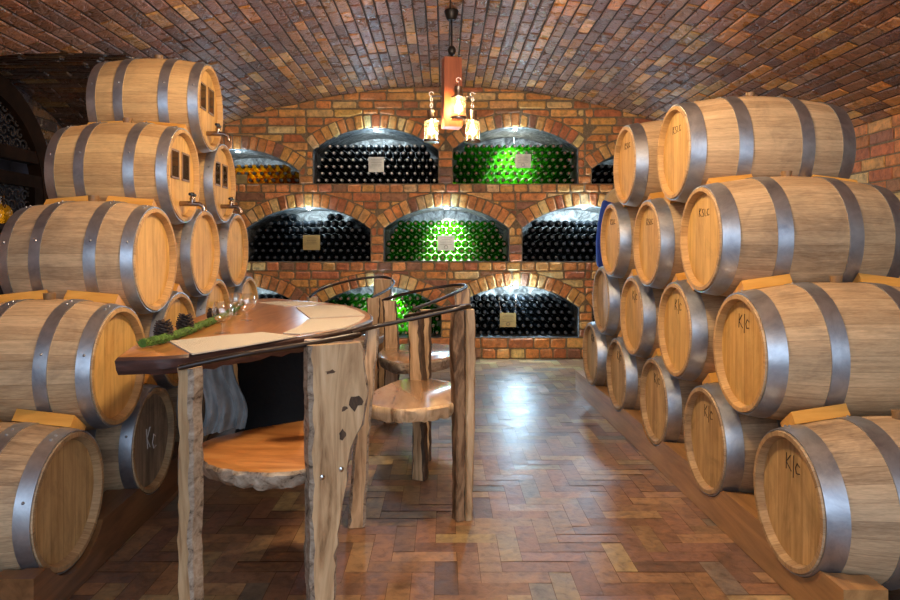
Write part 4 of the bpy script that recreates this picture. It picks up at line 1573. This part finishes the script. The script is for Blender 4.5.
mb = MB()
o_, i_ = [(GR, 0)] + arc(GR) + [(-GR, 0)], [(GR - .15, 0)] + arc(GR - .15) + [(-GR + .15, 0)]
vo = [[mb.vert((x, p[0], p[1])) for p in o_] for x in (-.05, .05)]
vi = [[mb.vert((x, p[0], p[1])) for p in i_] for x in (-.05, .05)]
for k in range(len(o_) - 1):
    mb.face((vo[1][k], vo[1][k + 1], vi[1][k + 1], vi[1][k])); mb.face((vo[0][k], vi[0][k], vi[0][k + 1], vo[0][k + 1]))
    mb.face((vo[0][k], vo[0][k + 1], vo[1][k + 1], vo[1][k])); mb.face((vi[0][k], vi[1][k], vi[1][k + 1], vi[0][k + 1]))
mb.build('arch_frame', M['gate_wood'], gt, smooth=0)
for z0, z1 in ((1.70, 1.79), (1.52, 1.61), (.5, .6), (.02, .12)):
    mb = MB(); mb.box((-.04, -GR + .1, z0), (.045, GR - .1, z1)); mb.build('crossbar', M['gate_wood'], gt, smooth=0)


def scrolls(z0, z1, name):
    mb = MB()
    st = .092
    y = -GR + .15
    j = 0
    nrow = 0
    zz = z0 + .03
    while zz < z1 + .05:
        y = -GR + .13 + (st / 2 if nrow % 2 else 0)
        while y < GR - .12:
            def ok(yy, z): return (z < GZ or math.hypot(yy, z - GZ) < GR - .13) and abs(yy) < GR - .12 and z0 - .02 < z < z1 + .02
            s = 1 if (nrow + j) % 2 else -1
            pts = [Vector((0, y + s * (.052 - .0035 * k) * math.cos(.55 * k), zz + (.052 - .0035 * k) * math.sin(.55 * k))) for k in range(14)]
            pts = [p for p in pts if ok(p.y, p.z)]
            if len(pts) > 3: mb.tube(pts, .0085, 5)
            y += st; j += 1
        zz += .08; nrow += 1
    if mb.v: mb.build(name, M['iron'], gt)


scrolls(1.79, 2.28, 'scroll_panel')
scrolls(.62, 1.52, 'scroll_panel')
mb = MB(); mb.box((-.04, GR - .26, .1), (.045, GR - .14, 1.52)); mb.build('stile', M['gate_wood'], gt, smooth=0)

# amber jar on an upright barrel stand by the gate
Ya = 4.0
pj = P(1.0, 224, Ya)
st = empty('display_stand', (pj.x, pj.y, 0), 0, 'plain dark wooden stand behind the left barrels, carrying the amber jar', 'stand')
mb = MB(); mb.lathe([(.17, 0), (.17, .05), (.06, .09), (.06, pj.z - .07), (.16, pj.z - .035), (.16, pj.z)], 24, cap0=True, cap1=True); mb.build('column', M['stand_wood'], st)
aj = empty('amber_jar', (pj.x, pj.y, pj.z + .001), 0, 'amber glass jar with a metal chain round its neck at the left picture edge', 'jar')
mb = MB(); mb.lathe([(.0005, 0), (.05, 0), (.058, .012), (.058, .08), (.045, .10), (.02, .12), (.018, .165), (.0005, .165)], 20)
mb.build('glass_body', M['amber'], aj)
mb = MB()
for k in range(9):
    a = k / 8
    mb.tube([Vector((.022 + .03 * a + .007 * math.cos(q), -.02 - .03 * a, .15 - .05 * a + .009 * math.sin(q))) for q in (0, 1, 2, 3, 4, 5)], .003, 5, closed=True)
mb.build('chain', M['brass'], aj)
ld = bpy.data.lights.new('added_jar_light', 'POINT'); ld.energy = .12; ld.color = (1, .65, .25); ld.shadow_soft_size = .02  # light added inside the jar to make its glass glow
lo = bpy.data.objects.new('added_jar_light', ld); COL.objects.link(lo); lo.location = (pj.x, pj.y, pj.z + .06)

# ------------------------------------------------------------------ person behind the right barrels
def skin_mesh(name, verts, edges, mats, parent, sub=2):
    me = bpy.data.meshes.new(name)
    me.from_pydata([v[0] for v in verts], edges, [])
    o = bpy.data.objects.new(name, me); COL.objects.link(o)
    sm = o.modifiers.new('skin', 'SKIN'); sm.use_smooth_shade = True
    for i, v in enumerate(verts):
        r = v[1]
        me.skin_vertices[0].data[i].radius = r if isinstance(r, tuple) else (r, r)
    me.skin_vertices[0].data[0].use_root = True
    ss = o.modifiers.new('sub', 'SUBSURF'); ss.levels = sub; ss.render_levels = sub
    dg = bpy.context.evaluated_depsgraph_get()
    nm = bpy.data.meshes.new_from_object(o.evaluated_get(dg))
    o.modifiers.clear()
    o.data = nm
    for m in mats: nm.materials.append(m)
    o.parent = parent
    return o


pc = Vector((1.49, 5.42, .0))
ps = empty('person', pc, PI, 'person in a blue jacket and beige shawl standing behind the right barrels', 'person')
V = [((0, 0, .93), (.14, .11)), ((0, 0, 1.08), (.125, .10)), ((0, 0, 1.25), (.145, .11)), ((0, 0, 1.38), (.13, .09)), ((0, 0, 1.45), (.06, .055)), ((0, -.01, 1.53), (.05, .05)), ((0, -.02, 1.60), (.075, .085)), ((0, -.015, 1.68), (.073, .085)), ((0, -.01, 1.73), (.045, .05))]
E = [(i, i + 1) for i in range(8)]
nz = len(V)
V += [((0, -.105, 1.615), (.013, .012))]; E.append((6, nz))
for s in (-1, 1):
    b = len(V)
    V += [((s * .175, 0, 1.395), .055), ((s * .215, .01, 1.12), .042), ((s * .21, -.05, .88), .03), ((s * .21, -.07, .80), (.035, .02))]
    E += [(3, b), (b, b + 1), (b + 1, b + 2), (b + 2, b + 3)]
    for k, (dy, ln) in enumerate(((-.035, .07), (-.012, .085), (.011, .08), (.033, .06))):
        c = len(V)
        V += [((s * .21, -.075 + dy, .765), .009), ((s * .205, -.085 + dy, .765 - ln * .55), .008), ((s * .195, -.09 + dy, .765 - ln), .007)]
        E += [(b + 3, c), (c, c + 1), (c + 1, c + 2)]
    c = len(V)
    V += [((s * .20, -.115, .80), .011), ((s * .19, -.13, .765), .009)]
    E += [(b + 3, c), (c, c + 1)]
    b = len(V)
    V += [((s * .095, 0, .86), .085), ((s * .10, -.01, .50), .058), ((s * .10, .01, .10), .04), ((s * .105, -.02, .045), (.04, .035)), ((s * .115, -.15, .035), (.035, .03))]
    E += [(0, b), (b, b + 1), (b + 1, b + 2), (b + 2, b + 3), (b + 3, b + 4)]
skin_mesh('body', V, E, [M['skin']], ps)
V = [((0, 0, .86), (.17, .14)), ((0, 0, 1.08), (.155, .13)), ((0, 0, 1.25), (.17, .135)), ((0, 0, 1.385), (.15, .115)), ((0, 0, 1.45), (.075, .07))]
E = [(0, 1), (1, 2), (2, 3), (3, 4)]
for s in (-1, 1):
    b = len(V)
    V += [((s * .18, 0, 1.395), .075), ((s * .225, .01, 1.12), .062), ((s * .22, -.045, .90), .048)]
    E += [(3, b), (b, b + 1), (b + 1, b + 2)]
skin_mesh('jacket', V, E, [M['blue']], ps)
V = [((0, 0, .92), (.15, .125))]
E = []
for s in (-1, 1):
    b = len(V)
    V += [((s * .10, 0, .80), .098), ((s * .105, -.01, .48), .075), ((s * .105, .01, .09), .062)]
    E += [(0, b), (b, b + 1), (b + 1, b + 2)]
skin_mesh('trousers', V, E, [M['trouser']], ps)
V = [((0, .02, 1.44), (.12, .12)), ((.13, 0, 1.455), (.075, .085)), ((.20, 0, 1.40), (.075, .08)), ((-.13, 0, 1.455), (.075, .085)), ((-.20, 0, 1.40), (.075, .08))]
skin_mesh('shawl', V, [(0, 1), (1, 2), (0, 3), (3, 4)], [M['beige']], ps)
mb = MB(); mb.blob((0, .02, 1.69), .105, 18, 12, sc=(.92, 1.05, 1.0)); mb.blob((0, .07, 1.58), .08, 14, 10, sc=(1, .6, 1.3)); mb.build('hair', M['hair'], ps)
mb = MB()
for s in (-1, 1): mb.blob((s * .032, -.092, 1.645), .011, 8, 6)
mb.build('eyes', M['ink'], ps)
mb = MB(); mb.blob((0, -.098, 1.575), .02, 10, 6, sc=(1, .4, .3)); mb.build('mouth', M['cap_red'], ps)

# ------------------------------------------------------------------ light
def area_light(name, loc, target, size, energy, col, sy=None):
    ld = bpy.data.lights.new(name, 'AREA')
    ld.energy = energy; ld.color = col; ld.size = size
    if sy: ld.shape = 'RECTANGLE'; ld.size_y = sy
    o = bpy.data.objects.new(name, ld); COL.objects.link(o)
    o.location = loc
    o.rotation_euler = (Vector(target) - Vector(loc)).to_track_quat('-Z', 'Y').to_euler()
    return o


def point_light(name, loc, energy, col, r):
    ld = bpy.data.lights.new(name, 'POINT')
    ld.energy = energy; ld.color = col; ld.shadow_soft_size = r
    o = bpy.data.objects.new(name, ld); COL.objects.link(o); o.location = loc
    return o


# warm lights added for assumed, unseen pendants over and behind the camera
point_light('added_aisle_light', (.08, 2.3, 2.20), 76, (1, .74, .46), .12)
point_light('added_aisle_light', (.6, .1, 2.1), 20, (1, .76, .50), .15)
area_light('doorway_daylight', (.2, -1.9, 1.5), (0, 4, 1.2), 5.2, 82, (.60, .78, 1.0), 1.9)
area_light('passage_light', (-4.3, 5.2, 2.4), (-3.9, 5.0, .5), .5, 2, (.8, .8, 1.0))

w = bpy.data.worlds.new('cellar'); SC.world = w
w.use_nodes = True
w.node_tree.nodes['Background'].inputs[0].default_value = (1, .9, .8, 1)
w.node_tree.nodes['Background'].inputs[1].default_value = .03

# ------------------------------------------------------------------ camera
cd = bpy.data.cameras.new('camera')
cd.sensor_width = 36; cd.lens = F / 900 * 36
cd.shift_x = (450 - HX) / 900; cd.shift_y = -(300 - HY) / 900
cd.clip_start = .02
cam = bpy.data.objects.new('camera', cd); COL.objects.link(cam)
cam.location = (0, 0, H); cam.rotation_euler = (PI / 2, 0, 0)
SC.camera = cam
SC.view_settings.view_transform = 'Standard'
SC.view_settings.look = 'None'
SC.view_settings.exposure = 0.5
SC.view_settings.gamma = 1
SC.cycles.transparent_max_bounces = 24
SC.cycles.max_bounces = 8
print('single bottles', nsingle, 'objects', len(bpy.data.objects))
